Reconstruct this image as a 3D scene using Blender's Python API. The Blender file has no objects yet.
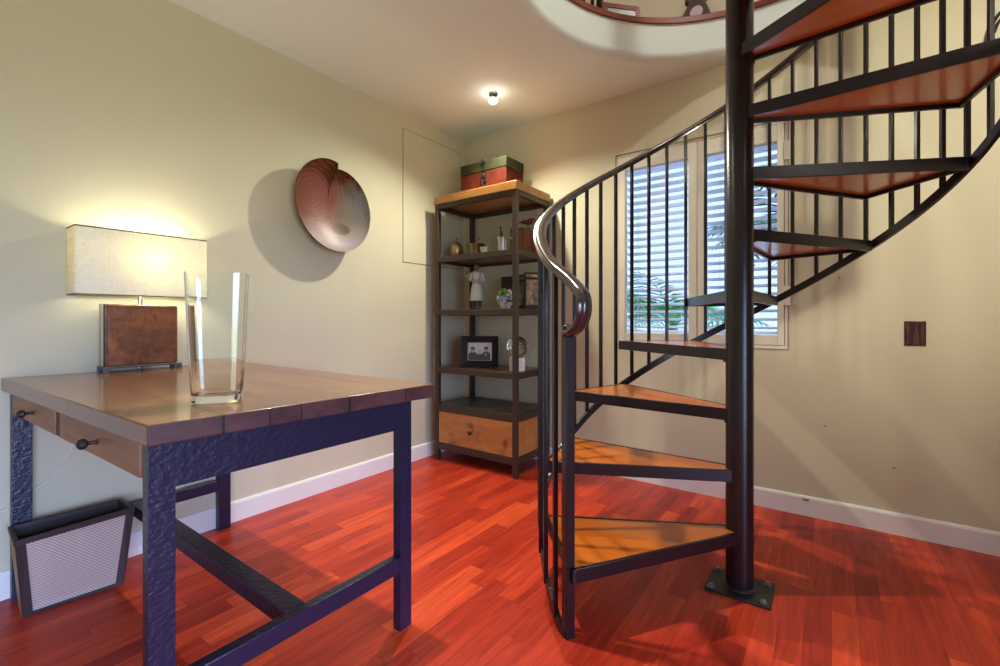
import bpy, math, random
from mathutils import Vector, Matrix
random.seed(7)
PI = math.pi
R_ = math.radians
scene = bpy.context.scene
col = scene.collection

# ------------------------------------------------------------------ materials
MATS = {}

def new_mat(name):
    m = bpy.data.materials.new(name)
    m.use_nodes = True
    nt = m.node_tree
    b = nt.nodes['Principled BSDF']
    MATS[name] = m
    return m, nt, b

def simple(name, c, rough=0.5, metal=0.0, bump=0.0, bscale=40.0, var=0.0, vscale=6.0, coat=0.0, spec=0.5, vstretch=(1, 1, 1), emit=0.0, detail=4.0):
    m, nt, b = new_mat(name)
    N, L = nt.nodes, nt.links
    b.inputs['Base Color'].default_value = (*c, 1)
    b.inputs['Roughness'].default_value = rough
    b.inputs['Metallic'].default_value = metal
    b.inputs['Specular IOR Level'].default_value = spec
    b.inputs['Coat Weight'].default_value = coat
    b.inputs['Coat Roughness'].default_value = 0.12
    if var or bump:
        tc = N.new('ShaderNodeTexCoord')
        mp = N.new('ShaderNodeMapping')
        mp.inputs['Scale'].default_value = vstretch
        L.new(tc.outputs['Object'], mp.inputs['Vector'])
    if var:
        n = N.new('ShaderNodeTexNoise')
        n.inputs['Scale'].default_value = vscale
        n.inputs['Detail'].default_value = detail
        L.new(mp.outputs['Vector'], n.inputs['Vector'])
        r = N.new('ShaderNodeValToRGB')
        r.color_ramp.elements[0].position = 0.3
        r.color_ramp.elements[1].position = 0.7
        r.color_ramp.elements[0].color = (*[max(0, x * (1 - var)) for x in c], 1)
        r.color_ramp.elements[1].color = (*[min(1, x * (1 + var)) for x in c], 1)
        L.new(n.outputs['Fac'], r.inputs['Fac'])
        L.new(r.outputs['Color'], b.inputs['Base Color'])
    if bump:
        n2 = N.new('ShaderNodeTexNoise')
        n2.inputs['Scale'].default_value = bscale
        n2.inputs['Detail'].default_value = 3.0
        L.new(mp.outputs['Vector'], n2.inputs['Vector'])
        bp = N.new('ShaderNodeBump')
        bp.inputs['Strength'].default_value = bump
        bp.inputs['Distance'].default_value = 0.01
        L.new(n2.outputs['Fac'], bp.inputs['Height'])
        L.new(bp.outputs['Normal'], b.inputs['Normal'])
    if emit:
        b.inputs['Emission Color'].default_value = (*c, 1)
        b.inputs['Emission Strength'].default_value = emit
    return m

def wood(name, dark, light, scale=3.0, stretch=(14, 1.2, 14), rough=0.35, coat=0.0, knots=False, dist=3.0):
    m, nt, b = new_mat(name)
    N, L = nt.nodes, nt.links
    tc = N.new('ShaderNodeTexCoord')
    mp = N.new('ShaderNodeMapping')
    mp.inputs['Scale'].default_value = stretch
    L.new(tc.outputs['Object'], mp.inputs['Vector'])
    n = N.new('ShaderNodeTexNoise')
    n.inputs['Scale'].default_value = scale
    n.inputs['Detail'].default_value = 6
    n.inputs['Distortion'].default_value = dist * 0.3
    L.new(mp.outputs['Vector'], n.inputs['Vector'])
    r = N.new('ShaderNodeValToRGB')
    r.color_ramp.elements[0].position = 0.28
    r.color_ramp.elements[1].position = 0.72
    r.color_ramp.elements[0].color = (*dark, 1)
    r.color_ramp.elements[1].color = (*light, 1)
    L.new(n.outputs['Fac'], r.inputs['Fac'])
    out = r.outputs['Color']
    if knots:
        v = N.new('ShaderNodeTexNoise')
        v.inputs['Scale'].default_value = 7.0
        v.inputs['Detail'].default_value = 2
        L.new(tc.outputs['Object'], v.inputs['Vector'])
        kr = N.new('ShaderNodeValToRGB')
        kr.color_ramp.elements[0].position = 0.60
        kr.color_ramp.elements[1].position = 0.74
        kr.color_ramp.elements[0].color = (1, 1, 1, 1)
        kr.color_ramp.elements[1].color = (0.28, 0.2, 0.15, 1)
        L.new(v.outputs['Fac'], kr.inputs['Fac'])
        mx = N.new('ShaderNodeMix')
        mx.data_type = 'RGBA'
        mx.blend_type = 'MULTIPLY'
        mx.inputs[0].default_value = 1.0
        L.new(out, mx.inputs[6])
        L.new(kr.outputs['Color'], mx.inputs[7])
        out = mx.outputs[2]
    L.new(out, b.inputs['Base Color'])
    b.inputs['Roughness'].default_value = rough
    b.inputs['Coat Weight'].default_value = coat
    b.inputs['Coat Roughness'].default_value = 0.1
    return m

def floor_mat(name, W=0.07, LEN=0.46):
    m, nt, b = new_mat(name)
    N, L = nt.nodes, nt.links

    def math_(op, a, c=None):
        n = N.new('ShaderNodeMath')
        n.operation = op
        for i, v in enumerate((a, c)):
            if v is None:
                continue
            if isinstance(v, (int, float)):
                n.inputs[i].default_value = v
            else:
                L.new(v, n.inputs[i])
        return n.outputs[0]
    tc = N.new('ShaderNodeTexCoord')
    sp = N.new('ShaderNodeSeparateXYZ')
    L.new(tc.outputs['Object'], sp.inputs[0])
    u = math_('DIVIDE', math_('ADD', sp.outputs['X'], 10.013), W)
    row = math_('FLOOR', u)
    wn = N.new('ShaderNodeTexWhiteNoise')
    wn.noise_dimensions = '1D'
    L.new(row, wn.inputs['W'])
    v = math_('ADD', math_('DIVIDE', math_('ADD', sp.outputs['Y'], 10.0), LEN), math_('MULTIPLY', wn.outputs['Value'], 5.37))
    cell = math_('FLOOR', v)
    cx = N.new('ShaderNodeCombineXYZ')
    L.new(row, cx.inputs[0])
    L.new(cell, cx.inputs[1])
    wn2 = N.new('ShaderNodeTexWhiteNoise')
    wn2.noise_dimensions = '3D'
    L.new(cx.outputs[0], wn2.inputs['Vector'])
    ramp = N.new('ShaderNodeValToRGB')
    cr = ramp.color_ramp
    cr.elements[0].position = 0.0
    cr.elements[0].color = (0.36, 0.028, 0.016, 1)
    cr.elements[1].position = 1.0
    cr.elements[1].color = (0.70, 0.088, 0.031, 1)
    for p, c in ((0.2, (0.42, 0.036, 0.018)), (0.5, (0.53, 0.048, 0.021)), (0.8, (0.63, 0.068, 0.025))):
        e = cr.elements.new(p)
        e.color = (*c, 1)
    L.new(wn2.outputs['Value'], ramp.inputs['Fac'])
    # grain: noise stretched along the board, shifted per board
    off = N.new('ShaderNodeVectorMath')
    off.operation = 'SCALE'
    L.new(wn2.outputs['Color'], off.inputs[0])
    off.inputs['Scale'].default_value = 20
    ad = N.new('ShaderNodeVectorMath')
    ad.operation = 'ADD'
    L.new(tc.outputs['Object'], ad.inputs[0])
    L.new(off.outputs[0], ad.inputs[1])
    mp = N.new('ShaderNodeMapping')
    mp.inputs['Scale'].default_value = (26, 2.2, 1)
    L.new(ad.outputs[0], mp.inputs['Vector'])
    n = N.new('ShaderNodeTexNoise')
    n.inputs['Scale'].default_value = 1.6
    n.inputs['Detail'].default_value = 6
    n.inputs['Distortion'].default_value = 0.8
    L.new(mp.outputs['Vector'], n.inputs['Vector'])
    gr = N.new('ShaderNodeValToRGB')
    gr.color_ramp.elements[0].position = 0.25
    gr.color_ramp.elements[0].color = (0.62, 0.52, 0.50, 1)
    gr.color_ramp.elements[1].position = 0.75
    gr.color_ramp.elements[1].color = (1.2, 1.25, 1.25, 1)
    L.new(n.outputs['Fac'], gr.inputs['Fac'])
    mx = N.new('ShaderNodeMix')
    mx.data_type = 'RGBA'
    mx.blend_type = 'MULTIPLY'
    mx.inputs[0].default_value = 1
    L.new(ramp.outputs['Color'], mx.inputs[6])
    L.new(gr.outputs['Color'], mx.inputs[7])
    # joints
    fu = math_('FRACT', u)
    fv = math_('FRACT', v)
    du = math_('MINIMUM', fu, math_('SUBTRACT', 1.0, fu))
    dv = math_('MINIMUM', fv, math_('SUBTRACT', 1.0, fv))
    g1 = math_('LESS_THAN', du, 0.011)
    g2 = math_('LESS_THAN', dv, 0.0022)
    g = math_('MAXIMUM', g1, g2)
    mx2 = N.new('ShaderNodeMix')
    mx2.data_type = 'RGBA'
    L.new(math_('MULTIPLY', g, 0.45), mx2.inputs[0])
    L.new(mx.outputs[2], mx2.inputs[6])
    mx2.inputs[7].default_value = (0.07, 0.012, 0.01, 1)
    L.new(mx2.outputs[2], b.inputs['Base Color'])
    b.inputs['Roughness'].default_value = 0.3
    b.inputs['Specular IOR Level'].default_value = 0.22
    return m

def glass(name, tint=(1, 1, 1), thin=False, rough=0.0):
    m, nt, b = new_mat(name)
    N, L = nt.nodes, nt.links
    if thin:
        out = N['Material Output']
        tr = N.new('ShaderNodeBsdfTransparent')
        tr.inputs[0].default_value = (*tint, 1)
        gl = N.new('ShaderNodeBsdfGlossy')
        gl.inputs['Roughness'].default_value = 0.02
        fr = N.new('ShaderNodeFresnel')
        fr.inputs[0].default_value = 1.35
        mx = N.new('ShaderNodeMixShader')
        L.new(fr.outputs[0], mx.inputs[0])
        L.new(tr.outputs[0], mx.inputs[1])
        L.new(gl.outputs[0], mx.inputs[2])
        L.new(mx.outputs[0], out.inputs['Surface'])
    else:
        b.inputs['Base Color'].default_value = (*tint, 1)
        b.inputs['Transmission Weight'].default_value = 1
        b.inputs['Roughness'].default_value = rough
        b.inputs['IOR'].default_value = 1.45
    return m

def fabric_shade(name):
    m, nt, b = new_mat(name)
    N, L = nt.nodes, nt.links
    out = N['Material Output']
    tc = N.new('ShaderNodeTexCoord')
    cols = []
    for sc in ((8, 60, 420), (8, 420, 60)):
        mp = N.new('ShaderNodeMapping')
        mp.inputs['Scale'].default_value = sc
        L.new(tc.outputs['Object'], mp.inputs['Vector'])
        n = N.new('ShaderNodeTexNoise')
        n.inputs['Scale'].default_value = 1.0
        n.inputs['Detail'].default_value = 2
        L.new(mp.outputs['Vector'], n.inputs['Vector'])
        cols.append(n.outputs['Fac'])
    ad = N.new('ShaderNodeMath')
    ad.operation = 'ADD'
    L.new(cols[0], ad.inputs[0])
    L.new(cols[1], ad.inputs[1])
    r = N.new('ShaderNodeValToRGB')
    r.color_ramp.elements[0].position = 0.3
    r.color_ramp.elements[1].position = 0.62
    r.color_ramp.elements[0].color = (0.70, 0.69, 0.60, 1)
    r.color_ramp.elements[1].color = (0.84, 0.83, 0.75, 1)
    hf = N.new('ShaderNodeMath')
    hf.operation = 'MULTIPLY'
    hf.inputs[1].default_value = 0.5
    L.new(ad.outputs[0], hf.inputs[0])
    L.new(hf.outputs[0], r.inputs['Fac'])
    d = N.new('ShaderNodeBsdfDiffuse')
    t = N.new('ShaderNodeBsdfTranslucent')
    L.new(r.outputs['Color'], d.inputs['Color'])
    mm = N.new('ShaderNodeMix')
    mm.data_type = 'RGBA'
    mm.blend_type = 'MULTIPLY'
    mm.inputs[0].default_value = 1
    L.new(r.outputs['Color'], mm.inputs[6])
    mm.inputs[7].default_value = (1.0, 0.85, 0.32, 1)
    L.new(mm.outputs[2], t.inputs['Color'])
    mx = N.new('ShaderNodeMixShader')
    mx.inputs[0].default_value = 0.085
    L.new(d.outputs[0], mx.inputs[1])
    L.new(t.outputs[0], mx.inputs[2])
    L.new(mx.outputs[0], out.inputs['Surface'])
    return m

def cane_mat(name):
    m, nt, b = new_mat(name)
    N, L = nt.nodes, nt.links
    tc = N.new('ShaderNodeTexCoord')
    sp = N.new('ShaderNodeSeparateXYZ')
    L.new(tc.outputs['Object'], sp.inputs[0])

    def math_(op, a, c=None):
        n = N.new('ShaderNodeMath')
        n.operation = op
        for i, v in enumerate((a, c)):
            if v is None:
                continue
            if isinstance(v, (int, float)):
                n.inputs[i].default_value = v
            else:
                L.new(v, n.inputs[i])
        return n.outputs[0]
    hy = math_('ADD', sp.outputs['Y'], math_('MULTIPLY', sp.outputs['X'], 1.0))
    a = math_('SINE', math_('MULTIPLY', hy, 2 * PI / 0.0105))
    bz = math_('SINE', math_('MULTIPLY', sp.outputs['Z'], 2 * PI / 0.0105))
    p = math_('MULTIPLY', a, bz)
    r = N.new('ShaderNodeValToRGB')
    r.color_ramp.elements[0].position = 0.25
    r.color_ramp.elements[1].position = 0.7
    r.color_ramp.elements[0].color = (0.66, 0.53, 0.45, 1)
    r.color_ramp.elements[1].color = (0.33, 0.24, 0.21, 1)
    L.new(math_('ADD', math_('MULTIPLY', p, 0.5), 0.5), r.inputs['Fac'])
    L.new(r.outputs['Color'], b.inputs['Base Color'])
    b.inputs['Roughness'].default_value = 0.6
    return m

def bowl_mat(name):
    m, nt, b = new_mat(name)
    N, L = nt.nodes, nt.links
    tc = N.new('ShaderNodeTexCoord')
    sp = N.new('ShaderNodeSeparateXYZ')
    L.new(tc.outputs['Object'], sp.inputs[0])

    def ramp(src, elems):
        r = N.new('ShaderNodeValToRGB')
        e = r.color_ramp.elements
        e[0].position, e[0].color = elems[0][0], (*elems[0][1], 1)
        e[1].position, e[1].color = elems[-1][0], (*elems[-1][1], 1)
        for p, c in elems[1:-1]:
            x = e.new(p)
            x.color = (*c, 1)
        L.new(src, r.inputs['Fac'])
        return r.outputs['Color']

    def mad(src, k, c):
        n = N.new('ShaderNodeMath')
        n.operation = 'MULTIPLY_ADD'
        L.new(src, n.inputs[0])
        n.inputs[1].default_value = k
        n.inputs[2].default_value = c
        return n.outputs[0]
    nz = N.new('ShaderNodeTexNoise')
    nz.inputs['Scale'].default_value = 7
    nz.inputs['Detail'].default_value = 5
    L.new(tc.outputs['Object'], nz.inputs['Vector'])
    ax = N.new('ShaderNodeMath')
    ax.operation = 'MULTIPLY_ADD'
    L.new(nz.outputs['Fac'], ax.inputs[0])
    ax.inputs[1].default_value = 0.10
    L.new(sp.outputs['Y'], ax.inputs[2])
    base = ramp(mad(ax.outputs[0], 2.0, 0.40), [(0.0, (0.12, 0.035, 0.018)), (0.25, (0.17, 0.045, 0.033)), (0.55, (0.20, 0.058, 0.045)), (0.72, (0.18, 0.15, 0.115)), (1.0, (0.20, 0.20, 0.155))])
    az = N.new('ShaderNodeMath')
    az.operation = 'MULTIPLY_ADD'
    L.new(nz.outputs['Fac'], az.inputs[0])
    az.inputs[1].default_value = 0.16
    L.new(sp.outputs['Z'], az.inputs[2])
    lowf = ramp(mad(az.outputs[0], 2.0, 0.5), [(0.28, (0.85, 0.85, 0.85)), (0.5, (0, 0, 0))])
    mx = N.new('ShaderNodeMix')
    mx.data_type = 'RGBA'
    L.new(lowf, mx.inputs[0])
    L.new(base, mx.inputs[6])
    mx.inputs[7].default_value = (0.36, 0.29, 0.31, 1)
    # brown glaze over the top
    topf = ramp(mad(az.outputs[0], 2.0, 0.5), [(0.93, (0, 0, 0)), (0.99, (1, 1, 1))])
    mx1 = N.new('ShaderNodeMix')
    mx1.data_type = 'RGBA'
    L.new(topf, mx1.inputs[0])
    L.new(mx.outputs[2], mx1.inputs[6])
    mx1.inputs[7].default_value = (0.10, 0.028, 0.008, 1)
    # fine swirl lines
    mp = N.new('ShaderNodeMapping')
    mp.inputs['Location'].default_value = (0, 0.11, -0.05)
    L.new(tc.outputs['Object'], mp.inputs['Vector'])
    wv = N.new('ShaderNodeTexWave')
    wv.wave_type = 'RINGS'
    wv.rings_direction = 'X'
    wv.inputs['Scale'].default_value = 13
    wv.inputs['Distortion'].default_value = 3.0
    wv.inputs['Detail Scale'].default_value = 2.0
    L.new(mp.outputs['Vector'], wv.inputs['Vector'])
    lf = ramp(wv.outputs['Fac'], [(0.9, (0, 0, 0)), (0.99, (0.14, 0.14, 0.14))])
    mx2 = N.new('ShaderNodeMix')
    mx2.data_type = 'RGBA'
    L.new(lf, mx2.inputs[0])
    L.new(mx1.outputs[2], mx2.inputs[6])
    mx2.inputs[7].default_value = (0.55, 0.38, 0.33, 1)
    # one dark brown smear near the bottom
    vm = N.new('ShaderNodeVectorMath')
    vm.operation = 'DISTANCE'
    sc = N.new('ShaderNodeMapping')
    sc.inputs['Scale'].default_value = (0, 1, 1.7)
    L.new(tc.outputs['Object'], sc.inputs['Vector'])
    L.new(sc.outputs['Vector'], vm.inputs[0])
    vm.inputs[1].default_value = (0, 0.075, -0.20)
    sf = ramp(mad(vm.outputs['Value'], 1.0, 0.0), [(0.05, (0.9, 0.9, 0.9)), (0.066, (0, 0, 0))])
    mx3 = N.new('ShaderNodeMix')
    mx3.data_type = 'RGBA'
    L.new(sf, mx3.inputs[0])
    L.new(mx2.outputs[2], mx3.inputs[6])
    mx3.inputs[7].default_value = (0.11, 0.06, 0.035, 1)
    L.new(mx3.outputs[2], b.inputs['Base Color'])
    b.inputs['Roughness'].default_value = 0.40
    b.inputs['Specular IOR Level'].default_value = 0.3
    return m

def leather_mat(name):
    m, nt, b = new_mat(name)
    N, L = nt.nodes, nt.links
    tc = N.new('ShaderNodeTexCoord')
    br = N.new('ShaderNodeTexBrick')
    mp = N.new('ShaderNodeMapping')
    mp.inputs['Rotation'].default_value = (0, R_(90), R_(90))
    sp = N.new('ShaderNodeSeparateXYZ')
    cb = N.new('ShaderNodeCombineXYZ')
    L.new(tc.outputs['Object'], sp.inputs[0])
    L.new(sp.outputs['Y'], cb.inputs[0])
    L.new(sp.outputs['Z'], cb.inputs[1])
    L.new(cb.outputs[0], br.inputs['Vector'])
    br.inputs['Scale'].default_value = 1
    br.inputs['Brick Width'].default_value = 0.085
    br.inputs['Row Height'].default_value = 0.085
    br.inputs['Mortar Size'].default_value = 0.0006
    br.inputs['Color1'].default_value = (0.16, 0.062, 0.03, 1)
    br.inputs['Color2'].default_value = (0.25, 0.095, 0.042, 1)
    br.inputs['Mortar'].default_value = (0.10, 0.035, 0.02, 1)
    n = N.new('ShaderNodeTexNoise')
    n.inputs['Scale'].default_value = 18
    n.inputs['Detail'].default_value = 6
    n.inputs['Distortion'].default_value = 1.5
    L.new(tc.outputs['Object'], n.inputs['Vector'])
    r = N.new('ShaderNodeValToRGB')
    r.color_ramp.elements[0].position = 0.3
    r.color_ramp.elements[1].position = 0.75
    r.color_ramp.elements[0].color = (0.5, 0.45, 0.45, 1)
    r.color_ramp.elements[1].color = (1.35, 1.25, 1.1, 1)
    L.new(n.outputs['Fac'], r.inputs['Fac'])
    mx = N.new('ShaderNodeMix')
    mx.data_type = 'RGBA'
    mx.blend_type = 'MULTIPLY'
    mx.inputs[0].default_value = 1
    L.new(br.outputs['Color'], mx.inputs[6])
    L.new(r.outputs['Color'], mx.inputs[7])
    L.new(mx.outputs[2], b.inputs['Base Color'])
    b.inputs['Roughness'].default_value = 0.4
    return m

simple('wall_paint', (0.60, 0.56, 0.405), 0.55, bump=0.10, bscale=7, spec=0.3)
simple('ceiling_paint', (0.76, 0.84, 0.80), 0.75, bump=0.06, bscale=9, spec=0.2)
simple('white_trim', (0.80, 0.78, 0.75), 0.4)
simple('window_paint', (0.72, 0.69, 0.58), 0.5)
simple('groove', (0.28, 0.24, 0.17), 0.7)
floor_mat('cherry_floor')
simple('rim_wood', (0.19, 0.032, 0.012), 0.35, var=0.25, vscale=8)
simple('stair_metal', (0.013, 0.0085, 0.010), 0.28, metal=0.0, bump=0.05, bscale=60, spec=0.45)
simple('rail_metal', (0.075, 0.058, 0.055), 0.22, metal=0.6, bump=0.02, bscale=30, coat=0.5)
wood('tread_wood', (0.46, 0.105, 0.007), (0.55, 0.14, 0.012), scale=1.5, stretch=(3, 14, 3), rough=0.28, coat=0.3, dist=0.6)
simple('plate_metal', (0.035, 0.035, 0.033), 0.45, metal=0.5, var=0.3, vscale=25)
simple('bolt_metal', (0.35, 0.34, 0.33), 0.4, metal=0.9)
wood('desk_wood', (0.11, 0.045, 0.027), (0.23, 0.105, 0.058), scale=1.6, stretch=(2.0, 16, 16), rough=0.27, coat=0.35)
def board_joints(m, ys, dark):
    # darker lines where the boards of the table top meet, and a slightly different tone per board
    nt = m.node_tree
    N, L = nt.nodes, nt.links
    b = N['Principled BSDF']
    src = b.inputs['Base Color'].links[0].from_socket
    tc = N.new('ShaderNodeTexCoord')
    sp = N.new('ShaderNodeSeparateXYZ')
    L.new(tc.outputs['Object'], sp.inputs[0])
    ramp = N.new('ShaderNodeValToRGB')
    ramp.color_ramp.interpolation = 'CONSTANT'
    mr = N.new('ShaderNodeMapRange')
    mr.inputs['From Min'].default_value = -0.45
    mr.inputs['From Max'].default_value = 0.45
    L.new(sp.outputs['Y'], mr.inputs['Value'])
    L.new(mr.outputs['Result'], ramp.inputs['Fac'])
    e = ramp.color_ramp.elements
    tones = [0.92, 1.05, 0.86, 1.0, 1.1, 0.95, 1.02]
    e[0].position = 0.0
    e[0].color = (tones[0],) * 3 + (1,)
    e[1].position = 1.0
    e[1].color = (1, 1, 1, 1)
    for i, y in enumerate(ys):
        p = (y + 0.45) / 0.9
        x = e.new(p - 0.0028)
        x.color = (dark, dark, dark, 1)
        x = e.new(p + 0.0028)
        x.color = (tones[(i + 1) % 7],) * 3 + (1,)
    mx = N.new('ShaderNodeMix')
    mx.data_type = 'RGBA'
    mx.blend_type = 'MULTIPLY'
    mx.inputs[0].default_value = 1
    L.new(src, mx.inputs[6])
    L.new(ramp.outputs['Color'], mx.inputs[7])
    L.new(mx.outputs[2], b.inputs['Base Color'])
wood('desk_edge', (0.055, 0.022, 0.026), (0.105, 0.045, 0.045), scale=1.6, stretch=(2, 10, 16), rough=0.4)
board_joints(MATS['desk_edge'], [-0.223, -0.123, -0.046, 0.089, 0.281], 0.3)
board_joints(MATS['desk_wood'], [-0.223, -0.123, -0.046, 0.089, 0.281], 0.3)
wood('drawer_wood', (0.21, 0.105, 0.05), (0.35, 0.18, 0.085), scale=1.6, stretch=(2.0, 16, 16), rough=0.5)
simple('hammered_metal', (0.012, 0.013, 0.040), 0.36, metal=0.0, bump=0.30, bscale=100, spec=0.5, vstretch=(1, 0.6, 1))
simple('knob_iron', (0.035, 0.028, 0.024), 0.5, metal=0.4, bump=0.4, bscale=120)
glass('vase_glass', (0.97, 1.0, 0.985))
glass('pane_glass', (0.97, 1, 0.98), thin=True)
glass('ball_glass', (0.95, 0.94, 0.80))
fabric_shade('linen')
leather_mat('leather')
simple('shade_trim', (0.11, 0.085, 0.06), 0.6)
simple('cream_edge', (0.50, 0.45, 0.30), 0.5)
simple('steel_dark', (0.16, 0.16, 0.18), 0.35, metal=0.8)
simple('bulb', (1.0, 0.85, 0.55), 0.4, emit=14)
simple('spot_bulb', (1.0, 0.93, 0.82), 0.4, emit=30)
simple('chrome', (0.6, 0.58, 0.55), 0.2, metal=1.0)
simple('white_plastic', (0.78, 0.76, 0.72), 0.4)
simple('cord_plastic', (0.75, 0.73, 0.66), 0.35)
simple('basket_leather', (0.038, 0.021, 0.022), 0.5, bump=0.1, bscale=80)
simple('basket_side', (0.36, 0.22, 0.11), 0.6, var=0.15, vscale=20)
cane_mat('cane')
bowl_mat('glazed')
simple('bowl_back', (0.13, 0.05, 0.025), 0.4, var=0.3)
simple('shelf_metal', (0.055, 0.036, 0.026), 0.45, metal=0.3, bump=0.15, bscale=60)
wood('shelf_wood', (0.30, 0.125, 0.03), (0.48, 0.22, 0.055), scale=1.8, stretch=(2.0, 12, 12), rough=0.35, coat=0.2)
wood('shelf_dark_wood', (0.10, 0.035, 0.017), (0.18, 0.07, 0.03), scale=1.8, stretch=(2.0, 12, 12), rough=0.35, coat=0.2)
wood('shelf_drawer', (0.36, 0.14, 0.032), (0.56, 0.24, 0.06), scale=1.5, stretch=(2.5, 6, 9), rough=0.4, knots=True)
simple('slate', (0.075, 0.065, 0.05), 0.4, var=0.75, vscale=16, detail=7)
simple('trunk_red', (0.085, 0.016, 0.008), 0.6, spec=0.12, var=0.25, vscale=14, bump=0.2, bscale=40)
simple('trunk_green', (0.03, 0.032, 0.014), 0.65, spec=0.15, var=0.25, vscale=16)
simple('iron', (0.03, 0.027, 0.025), 0.5, metal=0.5)
simple('brass', (0.45, 0.34, 0.15), 0.35, metal=0.9)
simple('bronze', (0.26, 0.19, 0.09), 0.35, metal=0.9)
simple('pewter', (0.42, 0.39, 0.35), 0.3, metal=0.85)
simple('porcelain', (0.68, 0.64, 0.56), 0.3)
simple('red_wood', (0.13, 0.034, 0.015), 0.45, spec=0.2, var=0.2)
simple('drawer_gap_wood', (0.05, 0.02, 0.012), 0.6)
simple('brown_wood', (0.14, 0.07, 0.03), 0.45, var=0.2)
simple('knob_white', (0.75, 0.68, 0.55), 0.3)
simple('coat_white', (0.66, 0.62, 0.54), 0.6)
simple('figure_skin', (0.30, 0.17, 0.10), 0.6)
simple('figure_dark', (0.05, 0.042, 0.036), 0.6)
simple('figure_body', (0.40, 0.36, 0.30), 0.6)
simple('black_frame', (0.010, 0.007, 0.006), 0.45, spec=0.2)
simple('silver_lip', (0.35, 0.33, 0.30), 0.3, metal=0.9)
simple('print_light', (0.62, 0.57, 0.52), 0.4)
simple('print_mid', (0.36, 0.32, 0.28), 0.4)
simple('print_pale', (0.48, 0.44, 0.40), 0.4)
simple('print_dark', (0.07, 0.058, 0.048), 0.4)
simple('marble_white', (0.72, 0.68, 0.65), 0.35, var=0.08, vscale=20)
simple('engraving', (0.09, 0.085, 0.05), 0.5)
simple('book_dark', (0.03, 0.018, 0.012), 0.5, spec=0.2)
simple('book_green', (0.10, 0.11, 0.03), 0.45, var=0.9, vscale=26, detail=5)
simple('book_gold', (0.27, 0.15, 0.055), 0.45, var=0.8, vscale=30, detail=5)
simple('pages', (0.62, 0.54, 0.40), 0.7)
simple('petal_green', (0.22, 0.55, 0.06), 0.5)
simple('petal_teal', (0.20, 0.50, 0.55), 0.5)
simple('petal_pink', (0.55, 0.16, 0.36), 0.5)
simple('petal_red', (0.45, 0.06, 0.06), 0.5)
simple('petal_white', (0.75, 0.72, 0.72), 0.5)
simple('petal_yellow', (0.75, 0.75, 0.15), 0.5)
simple('petal_violet', (0.32, 0.10, 0.50), 0.5)
simple('switch_copper', (0.045, 0.012, 0.010), 0.25, metal=0.4, coat=0.3)
simple('switch_light', (0.12, 0.05, 0.042), 0.3, metal=0.4)
m_, nt_, b_ = new_mat('blind_white')
d_ = nt_.nodes.new('ShaderNodeBsdfDiffuse')
t_ = nt_.nodes.new('ShaderNodeBsdfTranslucent')
x_ = nt_.nodes.new('ShaderNodeMixShader')
d_.inputs[0].default_value = t_.inputs[0].default_value = (0.88, 0.92, 0.98, 1)
nt_.links.new(d_.outputs[0], x_.inputs[1])
nt_.links.new(t_.outputs[0], x_.inputs[2])
nt_.links.new(x_.outputs[0], nt_.nodes['Material Output'].inputs['Surface'])
x_.inputs[0].default_value = 0.65
simple('leaf_light', (0.12, 0.42, 0.14), 0.45)
simple('leaf_dark', (0.025, 0.15, 0.075), 0.45)
simple('bark', (0.22, 0.17, 0.13), 0.8, var=0.3)
simple('garden_soil', (0.60, 0.60, 0.57), 0.9, var=0.3)
simple('fence_white', (0.72, 0.73, 0.74), 0.7)
wood('frame_wood', (0.16, 0.04, 0.015), (0.26, 0.075, 0.03), rough=0.4)
simple('mirror_paper', (0.62, 0.66, 0.74), 0.3)
simple('clock_bronze', (0.10, 0.075, 0.055), 0.45, metal=0.5, bump=0.2, bscale=40)
simple('clock_face', (0.55, 0.48, 0.55), 0.25)
simple('mark', (0.33, 0.22, 0.11), 0.7)

# ------------------------------------------------------------------ mesh builder
ORG = {}

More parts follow.
